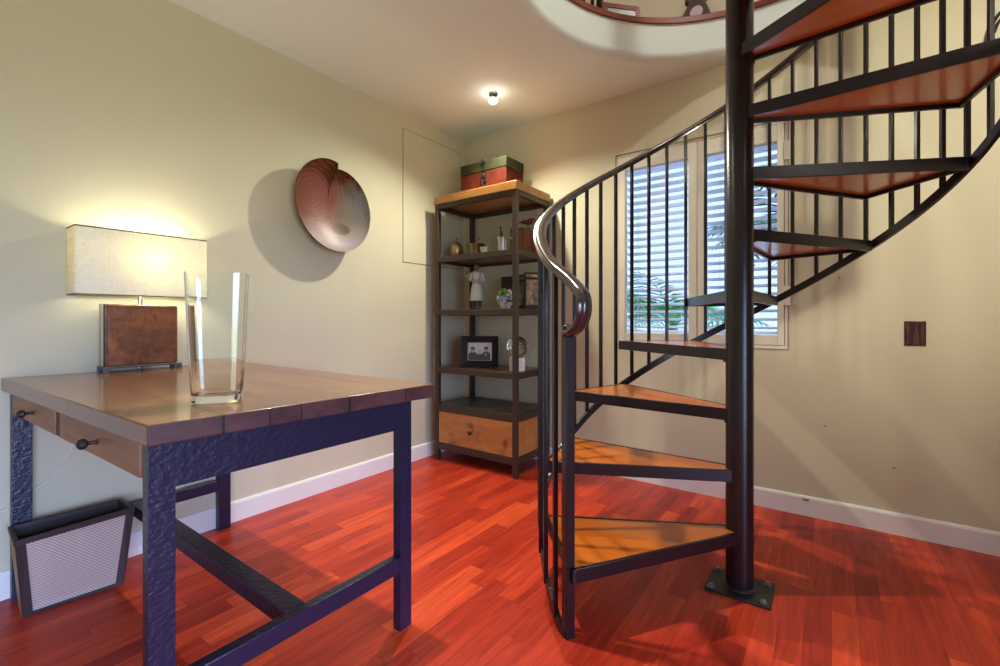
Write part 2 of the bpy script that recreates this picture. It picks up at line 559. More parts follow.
class MB:
    def __init__(s):
        s.v, s.f, s.m = [], [], []

    def add(s, vs, fs, mi=0):
        o = len(s.v)
        s.v += [Vector(x) for x in vs]
        for f in fs:
            s.f.append([o + i for i in f])
            s.m.append(mi)
        return s

    def hexa(s, p, mi=0):
        return s.add(p, [(3, 2, 1, 0), (4, 5, 6, 7), (0, 1, 5, 4), (1, 2, 6, 5), (2, 3, 7, 6), (3, 0, 4, 7)], mi)

    def box(s, x0, x1, y0, y1, z0, z1, mi=0):
        return s.hexa([(x0, y0, z0), (x1, y0, z0), (x1, y1, z0), (x0, y1, z0), (x0, y0, z1), (x1, y0, z1), (x1, y1, z1), (x0, y1, z1)], mi)

    def quad4(s, quad, z0, z1, mi=0):
        return s.hexa([(x, y, z0) for x, y in quad] + [(x, y, z1) for x, y in quad], mi)

    def bar(s, a, b, w, h, up=(0, 0, 1), mi=0):
        a, b, up = Vector(a), Vector(b), Vector(up)
        t = (b - a).normalized()
        side = t.cross(up).normalized()
        u = side.cross(t).normalized()
        p = []
        for e in (a, b):
            for sx, sy in ((-1, -1), (1, -1), (1, 1), (-1, 1)):
                p.append(e + side * (sx * w / 2) + u * (sy * h / 2))
        return s.hexa(p, mi)

    def loft(s, rings, closed_ring=True, cap=True, closed_path=False, mi=0):
        n = len(rings[0])
        vs = [v for r in rings for v in r]
        fs = []
        k = len(rings)
        for i in range(k if closed_path else k - 1):
            j = (i + 1) % k
            for a in range(n if closed_ring else n - 1):
                b = (a + 1) % n
                fs.append((i * n + a, i * n + b, j * n + b, j * n + a))
        if cap and not closed_path and closed_ring:
            fs.append(tuple(reversed(range(n))))
            fs.append(tuple((k - 1) * n + a for a in range(n)))
        return s.add(vs, fs, mi)

    def tube(s, path, r, n=8, mi=0, closed=False):
        path = [Vector(p) for p in path]
        rings = []
        k = len(path)
        prev = None
        for i, p in enumerate(path):
            if closed:
                t = path[(i + 1) % k] - path[i - 1]
            else:
                t = path[min(i + 1, k - 1)] - path[max(i - 1, 0)]
            t.normalize()
            if prev is None:
                ref = Vector((0, 0, 1)) if abs(t.z) < 0.9 else Vector((1, 0, 0))
                side = t.cross(ref).normalized()
            else:
                side = (prev - t * prev.dot(t)).normalized()
            prev = side
            u = side.cross(t)
            rr = r[i] if isinstance(r, (list, tuple)) else r
            rings.append([p + side * (rr * math.cos(2 * PI * a / n)) + u * (rr * math.sin(2 * PI * a / n)) for a in range(n)])
        return s.loft(rings, closed_path=closed, mi=mi)

    def lathe(s, prof, c=(0, 0, 0), n=24, mi=0, axis='Z', sx=1.0, sy=1.0, cap=True):
        rings = []
        for r, z in prof:
            ring = []
            for a in range(n):
                x, y = r * math.cos(2 * PI * a / n) * sx, r * math.sin(2 * PI * a / n) * sy
                if axis == 'Z':
                    v = (x, y, z)
                elif axis == 'X':
                    v = (z, x, y)
                else:
                    v = (y, z, x)
                ring.append(Vector(c) + Vector(v))
            rings.append(ring)
        return s.loft(rings, cap=cap, mi=mi)

    def ball(s, c, r, n=16, k=10, sx=1, sy=1, sz=1, mi=0):
        rings = []
        for i in range(1, k):
            ph = PI * i / k
            rings.append([Vector(c) + Vector((r * sx * math.sin(ph) * math.cos(2 * PI * a / n), r * sy * math.sin(ph) * math.sin(2 * PI * a / n), -r * sz * math.cos(ph))) for a in range(n)])
        return s.loft(rings, mi=mi)

    def prism(s, poly, z0, z1, mi=0):
        return s.loft([[(x, y, z0) for x, y in poly], [(x, y, z1) for x, y in poly]], mi=mi)

    def move(s, M, start=0):
        for i in range(start, len(s.v)):
            s.v[i] = M @ s.v[i]
        return s

    def build(s, name, mats, parent=None, loc=None, bevel=0.0, smooth=35, segs=2, subsurf=0):
        if isinstance(mats, str):
            mats = [mats]
        me = bpy.data.meshes.new(name)
        org = Vector(loc) if loc is not None else (ORG[parent.name] if parent else Vector((0, 0, 0)))
        me.from_pydata([tuple(v - org) for v in s.v], [], s.f)
        for m in mats:
            me.materials.append(MATS[m])
        for p, mi in zip(me.polygons, s.m):
            p.material_index = mi
        if smooth:
            me.polygons.foreach_set('use_smooth', [True] * len(me.polygons))
            try:
                me.set_sharp_from_angle(angle=R_(smooth))
            except Exception:
                pass
        me.validate()
        me.update()
        import bmesh
        bm = bmesh.new()
        bm.from_mesh(me)
        bmesh.ops.recalc_face_normals(bm, faces=bm.faces)
        bm.to_mesh(me)
        bm.free()
        o = bpy.data.objects.new(name, me)
        col.objects.link(o)
        if parent:
            o.parent = parent
            o.location = org - ORG[parent.name]
        else:
            o.location = org
        ORG[o.name] = org
        if bevel:
            md = o.modifiers.new('bevel', 'BEVEL')
            md.width = bevel
            md.segments = segs
            md.limit_method = 'ANGLE'
            md.angle_limit = R_(40)
        if subsurf:
            md = o.modifiers.new('sub', 'SUBSURF')
            md.levels = subsurf
            md.render_levels = subsurf
        return o

def tag(o, label=None, cat=None, group=None, kind=None):
    if label:
        o['label'] = label
    if cat:
        o['category'] = cat
    if group:
        o['group'] = group
    if kind:
        o['kind'] = kind
    return o

def thing(name, loc, label, cat, group=None):
    o = bpy.data.objects.new(name, None)
    o.empty_display_size = 0.05
    col.objects.link(o)
    o.location = loc
    ORG[o.name] = Vector(loc)
    return tag(o, label, cat, group)

def struct(o, label=None):
    o['kind'] = 'structure'
    if label:
        o['label'] = label
    return o

def struct_empty(name, loc, label):
    o = bpy.data.objects.new(name, None)
    col.objects.link(o)
    o.location = loc
    ORG[o.name] = Vector(loc)
    return struct(o, label)

# ------------------------------------------------------------------ the room
XL, YB, ZC, ZU = -2.404, 2.815, 2.43, 2.645
XR, YF = 2.3, -2.0
ZT = 5.0
HX, HY = -0.262, 1.868       # centre of the round opening

struct(MB().box(XL - 0.15, XR, YF, YB + 0.15, -0.12, 0).build('floor', 'cherry_floor', smooth=0), 'glossy red cherry plank floor')
struct(MB().box(XL - 0.15, XL, YF, YB + 0.15, 0, ZT).build('wall_left', 'wall_paint', smooth=0), 'cream painted plaster wall behind the desk')
# back wall with the window opening
WX0, WX1, WZ0, WZ1 = -1.125, -0.189, 0.846, 2.048
b = MB()
b.box(XL, WX0, YB, YB + 0.15, 0, ZT)
b.box(WX1, XR, YB, YB + 0.15, 0, ZT)
b.box(WX0, WX1, YB, YB + 0.15, 0, WZ0)
b.box(WX0, WX1, YB, YB + 0.15, WZ1, ZT)
struct(b.build('wall_back', 'wall_paint', smooth=0), 'cream painted wall with the window behind the stair')

# ceiling slab with the round opening (soft rounded lower edge, straight fascia above)
def slab_with_hole(prof, zbot):
    # prof: list of (radius, z) from the flat underside into the opening
    x0, x1, y0, y1 = XL, XR, YF, YB
    angs = [2 * PI * i / 96 for i in range(96)]
    for cx_, cy_ in ((x0, y0), (x1, y0), (x1, y1), (x0, y1)):
        angs.append(math.atan2(cy_ - HY, cx_ - HX) % (2 * PI))
    angs = sorted(set(angs))
    outer = []
    for a in angs:
        c, s_ = math.cos(a), math.sin(a)
        t = min([(x1 - HX) / c if c > 1e-9 else 1e9, (x0 - HX) / c if c < -1e-9 else 1e9,
                 (y1 - HY) / s_ if s_ > 1e-9 else 1e9, (y0 - HY) / s_ if s_ < -1e-9 else 1e9])
        outer.append((HX + c * t, HY + s_ * t))
    rings = [[(x, y, zbot) for x, y in outer]]
    for r, z in prof:
        rings.append([(HX + r * math.cos(a), HY + r * math.sin(a), z) for a in angs])
    return rings, angs, outer

prof = []
FR = 0.04
for i in range(9):
    t = i / 8 * PI / 2
    prof.append((0.852 + FR - FR * math.sin(t), ZC + FR - FR * math.cos(t)))
prof.append((0.852, 2.622))
rings, angs, outer = slab_with_hole(prof, ZC)
b = MB()
b.loft(rings, cap=False)
struct(b.build('ceiling', 'ceiling_paint', smooth=50), 'off-white ceiling with a round opening for the stair')
# upper floor around the opening
b = MB()
top = [[(HX + 0.852 * math.cos(a), HY + 0.852 * math.sin(a), 2.622) for a in angs],
       [(HX + 0.852 * math.cos(a), HY + 0.852 * math.sin(a), ZU) for a in angs],
       [(x, y, ZU) for x, y in outer]]
b.loft(top, cap=False)
struct(b.build('floor_upper', 'cherry_floor', smooth=0), 'upper storey floor around the stair opening')
# red wood nosing round the opening
b = MB()
n = 96
rr = []
for a in range(n):
    t = 2 * PI * a / n
    c, s_ = math.cos(t), math.sin(t)
    rr.append([(HX + r * c, HY + r * s_, z) for r, z in ((0.840, 2.622), (0.840, 2.649), (0.845, 2.655), (0.890, 2.655), (0.890, 2.645), (0.851, 2.622))])
b.loft(rr, closed_path=True)
struct(b.build('trim_1', 'rim_wood'), 'red wood nosing around the round ceiling opening')
# the other two walls; the daylight comes in through the wide glazed opening of the right one
b = MB()
b.box(XR, XR + 0.15, 0.35, YB + 0.15, 0, ZT)
b.box(XR, XR + 0.15, YF, 0.35, 1.70, ZT)
b.box(XR, XR + 0.15, YF - 0.15, -1.75, 0, 1.70)
struct(b.build('wall_right', 'wall_paint', smooth=0), 'cream wall with the wide glazed garden opening')
struct(MB().box(XL - 0.15, XR, YF - 0.15, YF, 0, ZT).build('wall_front', 'wall_paint', smooth=0), 'cream wall behind the viewer')
# upper storey ceiling
struct(MB().box(XL, XR, YF, YB, ZT, ZT + 0.1).build('ceiling_upper', 'ceiling_paint', smooth=0), 'ceiling of the upper storey')

# baseboards with an eased top
def baseboard(name, a, b_, nrm, label):
    a, b_, nrm = Vector(a), Vector(b_), Vector(nrm)
    pr = [(0, 0), (0.014, 0), (0.014, 0.088), (0.010, 0.097), (0.004, 0.1), (0, 0.1)]
    r = []
    for e in (a, b_):
        r.append([e + nrm * d + Vector((0, 0, z)) for d, z in pr])
    struct(MB().loft(r).build(name, 'white_trim', smooth=0), label)

baseboard('baseboard_left', (XL, YF, 0), (XL, YB, 0), (1, 0, 0), 'white baseboard along the wall behind the desk')
baseboard('baseboard_back', (XL + 0.014, YB, 0), (XR, YB, 0), (0, -1, 0), 'white baseboard under the window wall')

# flush access panel on the left wall: a shallow outline
b = MB()
px0, px1, pz0, pz1, g = 2.163, 2.778, 1.395, 2.327, 0.006
for y0, y1, z0, z1 in ((px0, px1, pz1 - g, pz1), (px0, px1, pz0, pz0 + g), (px0, px0 + g, pz0, pz1), (px1 - g, px1, pz0, pz1)):
    b.box(XL, XL + 0.0012, y0, y1, z0, z1)
b2 = MB().box(XL, XL + 0.003, px0 + g, px1 - g, pz0 + g, pz1 - g)
pan = b2.build('trim_2', 'wall_paint', smooth=0)
struct(pan, 'flush painted access panel in the wall beside the shelf')
b.build('panel_gap', 'groove', pan, smooth=0)

# ------------------------------------------------------------------ window
win = struct_empty('window_1', (-0.657, YB, WZ0), 'painted casement window with two sashes behind the stair')
b = MB()
fy0, fy1 = YB + 0.004, YB + 0.12
t = 0.014
b.box(WX0, WX1, fy0, fy1, WZ1 - t, WZ1)
b.box(WX0, WX1, fy0, fy1, WZ0, WZ0 + t)
b.box(WX0, WX0 + t, fy0, fy1, WZ0 + t, WZ1 - t)
b.box(WX1 - t, WX1, fy0, fy1, WZ0 + t, WZ1 - t)
b.build('window_frame', 'window_paint', win, bevel=0.002)
b = MB()
for x0, x1, z0, z1 in ((WX0 - 0.002, WX1 + 0.002, WZ1, WZ1 + 0.004), (WX0 - 0.002, WX1 + 0.002, WZ0 - 0.006, WZ0 - 0.001), (WX0 - 0.004, WX0 - 0.0005, WZ0, WZ1), (WX1 + 0.0005, WX1 + 0.004, WZ0, WZ1)):
    b.box(x0, x1, YB - 0.002, YB + 0.003, z0, z1)
b.build('window_gap', 'groove', win, smooth=0)
SY0, SY1 = YB + 0.002, YB + 0.045
for x0, x1, g0, g1 in ((WX0 + t + 0.002, -0.637, -1.066, -0.685), (-0.634, WX1 - t - 0.002, -0.587, -0.238)):
    b = MB()
    zt, zb = WZ1 - t - 0.003, WZ0 + t + 0.003
    gz0, gz1 = 0.918, 1.944
    b.box(x0, g0, SY0, SY1, zb, zt)
    b.box(g1, x1, SY0, SY1, zb, zt)
    b.box(g0, g1, SY0, SY1, gz1, zt)
    b.box(g0, g1, SY0, SY1, zb, gz0)
    sash = b.build('sash', 'window_paint', win, bevel=0.003)
    MB().box(g0 - 0.003, g1 + 0.003, YB + 0.112, YB + 0.116, gz0 - 0.003, gz1 + 0.003).build('pane', 'pane_glass', sash, smooth=0)
b = MB()
for z in (1.884, 1.123):
    b.box(WX1 - 0.018, WX1 + 0.010, YB - 0.006, YB + 0.0015, z - 0.05, z + 0.05)
b.build('hinge', 'window_paint', win, bevel=0.002)

# blinds, one in each sash
for i, (g0, g1, lab) in enumerate(((-1.066, -0.685, 'white slatted blind in the window sash with the green fronds outside'), (-0.587, -0.238, 'white slatted blind in the window sash crossed by the centre post'))):
    bl = thing('window_blind', ((g0 + g1) / 2, YB + 0.075, 0.925), lab, 'blind', 'slatted window blinds')
    x0, x1 = g0 - 0.012, g1 + 0.012
    b = MB()
    ns = 21
    for k in range(ns):
        z = 0.955 + k * 0.0465
        tilt = R_(-17)
        w = 0.046
        cy = YB + 0.078
        dy, dz = math.cos(tilt) * w / 2, math.sin(tilt) * w / 2
        prof_ = []
        for q in range(5):
            f = -1 + q / 2
            prof_.append((cy + dy * f, z + dz * f + 0.0025 * (1 - f * f)))
        ring0 = [(x0, y, zz) for y, zz in prof_] + [(x0, y, zz - 0.0022) for y, zz in reversed(prof_)]
        ring1 = [(x1, y, zz) for y, zz in prof_] + [(x1, y, zz - 0.0022) for y, zz in reversed(prof_)]
        b.loft([ring0, ring1])
    b.build('slats', 'blind_white', bl)
    MB().box(x0, x1, YB + 0.055, YB + 0.1, 1.925, 1.965).build('headrail', 'blind_white', bl, bevel=0.002)
    MB().box(x0, x1, YB + 0.06, YB + 0.096, 0.919, 0.934).build('bottom_rail', 'blind_white', bl, bevel=0.002)
    b = MB()
    for x in (x0 + 0.07, x1 - 0.07):
        b.box(x - 0.001, x + 0.001, YB + 0.077, YB + 0.079, 0.93, 1.93)
    b.build('ladder_cord', 'blind_white', bl, smooth=0)

# outdoors behind the window
struct(MB().box(-6, 5, YB + 0.15, 12, -0.35, -0.3).build('ground_outside', 'garden_soil', smooth=0), 'pale garden ground outside the window')
b = MB()
for k in range(28):
    x = -5.5 + k * 0.36
    b.box(x, x + 0.345, 6.4, 6.44, -0.3, 1.15)
b.box(-5.5, 4.6, 6.44, 6.49, 0.1, 0.2)
b.box(-5.5, 4.6, 6.44, 6.49, 0.8, 0.9)
f = b.build('garden_fence', 'fence_white', loc=(-0.5, 6.42, -0.3), smooth=0)
tag(f, 'pale board fence seen dimly beyond the window blinds', 'fence')

def frond(b, base, az, length, lift, droop, w=0.05, nleaf=14, mi=0):
    """one palm frond: arching stem with leaflets on both sides"""
    base = Vector(base)
    d = Vector((math.cos(az), math.sin(az), 0))
    pts = []
    for i in range(12):
        t = i / 11
        pts.append(base + d * (length * t * math.cos(lift * (1 - 0.6 * t))) + Vector((0, 0, length * (math.sin(lift) * t - droop * t * t))))
    b.tube(pts, [0.008 * (1 - 0.7 * i / 11) for i in range(12)], 5, mi)
    side = Vector((-d.y, d.x, 0))
    for i in range(nleaf):
        t = 0.2 + 0.8 * i / (nleaf - 1)
        q = t * 11
        k = min(int(q), 10)
        p = pts[k].lerp(pts[k + 1], q - k)
        tg = (pts[k + 1] - pts[k]).normalized()
        L = length * 0.42 * math.sin(PI * (0.15 + 0.8 * t))
        for s_ in (-1, 1):
            tip = p + side * (s_ * L * 0.75) + tg * (L * 0.6) - Vector((0, 0, L * 0.25))
            mid = p.lerp(tip, 0.45) + Vector((0, 0, L * 0.06))
            wv = tg * 0.013
            up = Vector((0, 0, 0.002))
            b.add([p - wv * 0.5, p + wv * 0.5, mid + wv, tip, mid - wv, p + up, mid + up], [(0, 1, 2, 4), (4, 2, 3), (0, 5, 1), (4, 6, 2)], mi)

def palm(name, loc, hz, nf, ln, mat, lab, seed):
    rnd = random.Random(seed)
    r = thing(name, loc, lab, 'plant')
    b = MB()
    pts = [Vector(loc) + Vector((0.03 * math.sin(i), 0.02 * i, hz * i / 8)) for i in range(9)]
    b.tube(pts, [0.06 - 0.02 * i / 8 for i in range(9)], 9)
    b.build('trunk', 'bark', r)
    b = MB()
    for i in range(nf):
        az = 2 * PI * i / nf + rnd.uniform(-.2, .2)
        frond(b, pts[-1], az, ln * rnd.uniform(.8, 1.15), rnd.uniform(.3, 1.2), rnd.uniform(.35, .7))
    b.build('fronds', mat, r, smooth=0)

palm('palm_plant', (-1.10, 3.75, -0.3), 1.25, 24, 0.70, 'leaf_light', 'light green fan of palm fronds outside the left window sash', 3)
palm('palm_tree', (-0.22, 3.8, -0.3), 1.9, 22, 0.75, 'leaf_dark', 'dark green palm outside the window, right of the centre post', 5)

# ------------------------------------------------------------------ spiral staircase
SX, SY, SR = -0.281, 1.9046, 0.726
RB = 0.742
HRISE = 0.2204
RISE, DTH, TH0, WED = 0.2225, 30.29, 239.34, 33.0
st = thing('spiral_staircase', (SX, SY, 0), 'dark metal spiral staircase with orange wood treads rising through the ceiling', 'staircase')

def pol(r, deg, z):
    a = R_(deg)
    return Vector((SX + r * math.cos(a), SY + r * math.sin(a), z))

MB().lathe([(0.047, 0.006), (0.047, 3.62), (0.03, 3.65)], (SX, SY, 0), 40).build('center_post', 'stair_metal', st)
bp = MB().box(SX - 0.106, SX + 0.106, SY - 0.09, SY + 0.09, 0, 0.010).build('base_plate', 'plate_metal', st, bevel=0.0015)
for sx in (-1, 1):
    for sy in (-1, 1):
        b = MB()
        b.lathe([(0.012, 0.010), (0.012, 0.0125)], (SX + sx * 0.085, SY + sy * 0.068, 0), 20)
        b.lathe([(0.0085, 0.0125), (0.0085, 0.019), (0.006, 0.0205)], (SX + sx * 0.085, SY + sy * 0.068, 0), 6)
        b.build('bolt', 'bolt_metal', bp)
MB().lathe([(0.055, 0.010), (0.053, 0.013), (0.047, 0.017)], (SX, SY, 0), 40).build('weld_collar', 'plate_metal', bp)

TH = 0.044
for k in range(1, 12):
    z = k * RISE
    a0 = TH0 - (k - 1) * DTH
    a1 = a0 - WED
    fr = MB()
    ri = 0.046
    # inner ends on the post, outer corners on the stair radius
    A, B = pol(ri, a0 + 38, 0), pol(SR, a0, 0)
    C_, D = pol(SR, a1, 0), pol(ri, a1 - 38, 0)
    def off(p, q, d):
        t_ = (q - p).normalized()
        n_ = Vector((-t_.y, t_.x, 0))
        return n_ * d
    wt = 0.012
    def plank(p, q, d):
        o_ = off(p, q, d)
        fr.hexa([p + Vector((0, 0, z - TH)), q + Vector((0, 0, z - TH)), q + o_ + Vector((0, 0, z - TH)), p + o_ + Vector((0, 0, z - TH)),
                 p + Vector((0, 0, z)), q + Vector((0, 0, z)), q + o_ + Vector((0, 0, z)), p + o_ + Vector((0, 0, z))])
    plank(A, B, -wt)
    plank(B, C_, -wt)
    plank(C_, D, -wt)
    # lower lip that carries the wood
    zl = z - TH + 0.004
    def lip(p, q, d):
        o_ = off(p, q, d)
        fr.hexa([p + Vector((0, 0, z - TH)), q + Vector((0, 0, z - TH)), q + o_ + Vector((0, 0, z - TH)), p + o_ + Vector((0, 0, z - TH)),
                 p + Vector((0, 0, zl)), q + Vector((0, 0, zl)), q + o_ + Vector((0, 0, zl)), p + o_ + Vector((0, 0, zl))])
    mid = (A + B + C_ + D) / 4
    tr = fr.build('tread', 'stair_metal', st, loc=mid + Vector((0, 0, z)), bevel=0.0015)
    # wood insert
    ins = MB()
    i0 = off(A, B, -wt - 0.0008)
    cen = (B + C_) / 2
    def inset(p, q, d):
        o_ = off(p, q, d)
        return p + o_, q + o_
    l1 = inset(A, B, -wt - 0.001)
    l2 = inset(B, C_, -wt - 0.001)
    l3 = inset(C_, D, -wt - 0.001)
    def inter(p, q):
        (p1, p2), (p3, p4) = p, q
        d1, d2 = p2 - p1, p4 - p3
        den = d1.x * d2.y - d1.y * d2.x
        t_ = ((p3.x - p1.x) * d2.y - (p3.y - p1.y) * d2.x) / den
        return p1 + d1 * t_
    v1, v2 = inter(l1, l2), inter(l2, l3)
    v3 = inter(l3, l1)
    apex = v3
    u1 = (v1 - apex)
    u2 = (v2 - apex)
    s1 = 0.07
    poly = [l1[0], v1, v2, l3[1]]
    ins.hexa([p + Vector((0, 0, z - 0.029)) for p in poly] + [p + Vector((0, 0, z - 0.001)) for p in poly])
    ins.build('wood_insert', 'tread_wood', tr, bevel=0.001)
    # weld tabs at the post
    for p, q in ((A, B), (D, C_)):
        wb = MB()
        t_ = (q - p).normalized()
        wb.box(p.x + t_.x * .004 - 0.006, p.x + t_.x * .004 + 0.006, p.y + t_.y * .004 - 0.006, p.y + t_.y * .004 + 0.006, z - TH - 0.006, z - TH)
        wb.build('weld_tab', 'stair_metal', tr)

def helix(deg):
    return (TH0 - deg) / DTH * HRISE

# outer stringer: flat bar following the helix
rings_ = []
deg = 237.5
ENDA = -97.0
while deg >= ENDA:
    zc = helix(deg) - 0.020
    z0, z1 = zc - 0.018, zc + 0.018
    if z0 < 0:
        z0, z1 = 0.0, max(0.022, z1)
    rings_.append([pol(RB - 0.013, deg, z0), pol(RB + 0.001, deg, z0), pol(RB + 0.001, deg, z1), pol(RB - 0.013, deg, z1)])
    deg -= 2.5
MB().loft(rings_).build('stringer', 'stair_metal', st)

# newel
NW = Vector((-0.676, 1.297, 0))
a = R_(237)
er, et = Vector((math.cos(a), math.sin(a), 0)), Vector((-math.sin(a), math.cos(a), 0))
b = MB()
h = 0.0155
q = [NW + er * sx * h + et * sy * h for sx, sy in ((-1, -1), (1, -1), (1, 1), (-1, 1))]
b.quad4([(p.x, p.y) for p in q], 0, 0.952)
b.build('newel_post', 'stair_metal', st, bevel=0.002)

# balusters
bd = 88.05 + 7.6 * 19
while bd > ENDA:
    zb = max(0.02, helix(bd) - 0.02)
    zt = helix(bd) + 1.106
    a = R_(bd)
    er, et = Vector((math.cos(a), math.sin(a), 0)), Vector((-math.sin(a), math.cos(a), 0))
    c = pol(RB, bd, 0)
    b = MB()
    hb = 0.0075
    rr = 0.011
    pr = [(c + er * hb * sx + et * hb * sy) for sx, sy in ((-1, -1), (1, -1), (1, 1), (-1, 1))]
    b.quad4([(p.x, p.y) for p in pr], zb, zt)
    b.build('baluster', 'stair_metal', st, loc=c + Vector((0, 0, zb)), bevel=0.0025)
    bd -= 7.6

# handrail with a drop at the newel
T = Vector((0.839, -0.545, 0))
ctrl = [NW + Vector((0, 0, 0.962)), NW + T * 0.03 + Vector((0, 0, 0.966)), NW + T * 0.070 + Vector((0, 0, 0.988)), NW + T * 0.092 + Vector((0, 0, 1.028)), NW + T * 0.085 + Vector((0, 0, 1.070)), NW + T * 0.05 + Vector((0, 0, 1.098)), NW + Vector((0, 0, 1.128))]
for dg in range(230, int(ENDA) - 1, -6):
    ctrl.append(pol(RB, dg, helix(dg) + 1.115))

def catmull(P, sub):
    out = []
    for i in range(len(P) - 1):
        p0, p1, p2, p3 = P[max(i - 1, 0)], P[i], P[i + 1], P[min(i + 2, len(P) - 1)]
        for s_ in range(sub):
            t_ = s_ / sub
            out.append(0.5 * ((2 * p1) + (p2 - p0) * t_ + (2 * p0 - 5 * p1 + 4 * p2 - p3) * t_ ** 2 + (3 * p1 - p0 - 3 * p2 + p3) * t_ ** 3))
    out.append(P[-1])
    return out

path = catmull(ctrl, 5)
# moulded cap rail section: (across, up)
sec = [(-0.014, -0.014), (0.014, -0.014), (0.015, -0.006), (0.0235, -0.003), (0.026, 0.003), (0.0235, 0.009), (0.0165, 0.0105), (0.0145, 0.015), (0.007, 0.0175), (-0.007, 0.0175), (-0.0145, 0.015), (-0.0165, 0.0105), (-0.0235, 0.009), (-0.026, 0.003), (-0.0235, -0.003), (-0.015, -0.006)]
rings_ = []
for i, p in enumerate(path):
    t_ = (path[min(i + 1, len(path) - 1)] - path[max(i - 1, 0)]).normalized()
    rad = Vector((p.x - SX, p.y - SY, 0)).normalized()
    if i < 30:
        rad = (Vector((NW.x - SX, NW.y - SY, 0)).normalized() * (1 - i / 30) + rad * (i / 30)).normalized()
    side = (rad - t_ * rad.dot(t_)).normalized()
    up = side.cross(t_)
    if i >= 30 and up.z < 0:
        up = -up
    if i < 30:
        up = -t_.cross(side) if False else side.cross(t_)
    rings_.append((p, side, up))
# keep the "up" direction continuous
fixed = [rings_[-1]]
for r_ in reversed(rings_[:-1]):
    p, s_, u_ = r_
    if u_.dot(fixed[-1][2]) < 0:
        u_ = -u_
    fixed.append((p, s_, u_))
fixed.reverse()
MB().loft([[p + s_ * x + u_ * y for x, y in sec] for p, s_, u_ in fixed]).build('handrail', 'rail_metal', st, smooth=50)
MB().lathe([(0.012, 0.940), (0.019, 0.946), (0.022, 0.956), (0.022, 0.968), (0.018, 0.980), (0.008, 0.985)], (NW.x, NW.y, 0), 20).build('newel_cap', 'stair_metal', st)

# ------------------------------------------------------------------ desk
dk = thing('writing_desk', (-1.7, 0.68, 0), 'large wooden writing desk with dark hammered metal frame legs', 'desk')
top_q = [(-2.403, 0.275), (-1.095, 0.322), (-1.050, 1.080), (-2.400, 1.087)]
def lerp2(a_, b_, t_):
    return (a_[0] + (b_[0] - a_[0]) * t_, a_[1] + (b_[1] - a_[1]) * t_)
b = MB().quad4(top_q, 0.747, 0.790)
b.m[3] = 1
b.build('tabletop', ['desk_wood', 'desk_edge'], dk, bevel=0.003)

def frame_side(xa0, xa1, ya, yb, leg=0.046):
    """apron, two legs, low stretcher in the plane of one end"""
    MB().box(xa0, xa1, ya, yb, 0.648, 0.7465).build('apron', 'hammered_metal', dk, smooth=0)
    for y0 in (ya, yb - leg):
        MB().box(xa0, xa1, y0, y0 + leg, 0, 0.648).build('leg', 'hammered_metal', dk, smooth=0)
    MB().box(xa0, xa1, ya + leg, yb - leg, 0.188, 0.238).build('stretcher', 'hammered_metal', dk, bevel=0.003)

frame_side(-1.152, -1.120, 0.331, 1.046, 0.048)
frame_side(-2.378, -2.346, 0.295, 1.022, 0.052)
MB().box(-2.346, -1.152, 0.635, 0.690, 0.193, 0.240).build('stretcher', 'hammered_metal', dk, bevel=0.003)
# drawers and rail between them, hung under the top
def yfront(x):
    return 0.290 + (x + 2.35) / 1.2 * 0.035
for x0, x1, kx in ((-2.345, -1.806, -2.045), (-1.756, -1.170, -1.435)):
    b = MB()
    q = [(x0, yfront(x0) + 0.006), (x1, yfront(x1) + 0.006), (x1, yfront(x1) + 0.024), (x0, yfront(x0) + 0.024)]
    b.quad4(q, 0.668, 0.744)
    b.box(x0 + 0.02, x1 - 0.02, yfront(x0) + 0.06, 0.66, 0.672, 0.74)
    d_ = b.build('drawer', 'drawer_wood', dk, bevel=0.003)
    c = (kx, yfront(kx) + 0.006, 0.705)
    kb = MB()
    kb.lathe([(0.0075, 0.0), (0.0050, -0.003), (0.0045, -0.017), (0.008, -0.019), (0.0125, -0.023), (0.0135, -0.028), (0.011, -0.034), (0.005, -0.038)], c, 18, axis='Y')
    kb.build('knob', 'knob_iron', d_)
b = MB()
b.box(-1.8055, -1.7565, 0.3145, 0.66, 0.668, 0.744)
b.build('drawer_rail', 'drawer_gap_wood', dk, bevel=0.002)

# ------------------------------------------------------------------ table lamp
lz = 0.790
lp = thing('table_lamp', (-2.335, 0.665, lz), 'table lamp with long linen box shade and brown leather block base', 'lamp')
b = MB()
b.box(-2.388, -2.296, 0.535, 0.802, lz + 0.016, lz + 0.024)
for x in (-2.388, -2.314):
    for y in (0.535, 0.784):
        b.box(x, x + 0.018, y, y + 0.018, lz, lz + 0.016)
b.lathe([(0.006, lz + 0.006), (0.006, lz + 0.014)], (-2.315, 0.655, 0), 10)
b.build('tray', 'steel_dark', lp, bevel=0.0015)
body = MB().box(-2.345, -2.305, 0.549, 0.788, lz + 0.024, 1.060).build('leather_body', 'leather', lp, bevel=0.006, segs=3)
MB().box(-2.351, -2.3455, 0.547, 0.786, lz + 0.024, 1.062).build('backing_board', 'basket_leather', body, bevel=0.002)
MB().box(-2.378, -2.3515, 0.540, 0.784, lz + 0.024, 1.064).build('cream_board', 'cream_edge', body, bevel=0.002)
MB().lathe([(0.008, 1.056), (0.008, 1.13), (0.012, 1.135), (0.012, 1.17)], (-2.342, 0.665, 0), 14).build('stem', 'chrome', lp)
SX0, SX1, SY0_, SY1_, SZ0, SZ1 = -2.394, -2.264, 0.445, 0.890, 1.094, 1.352
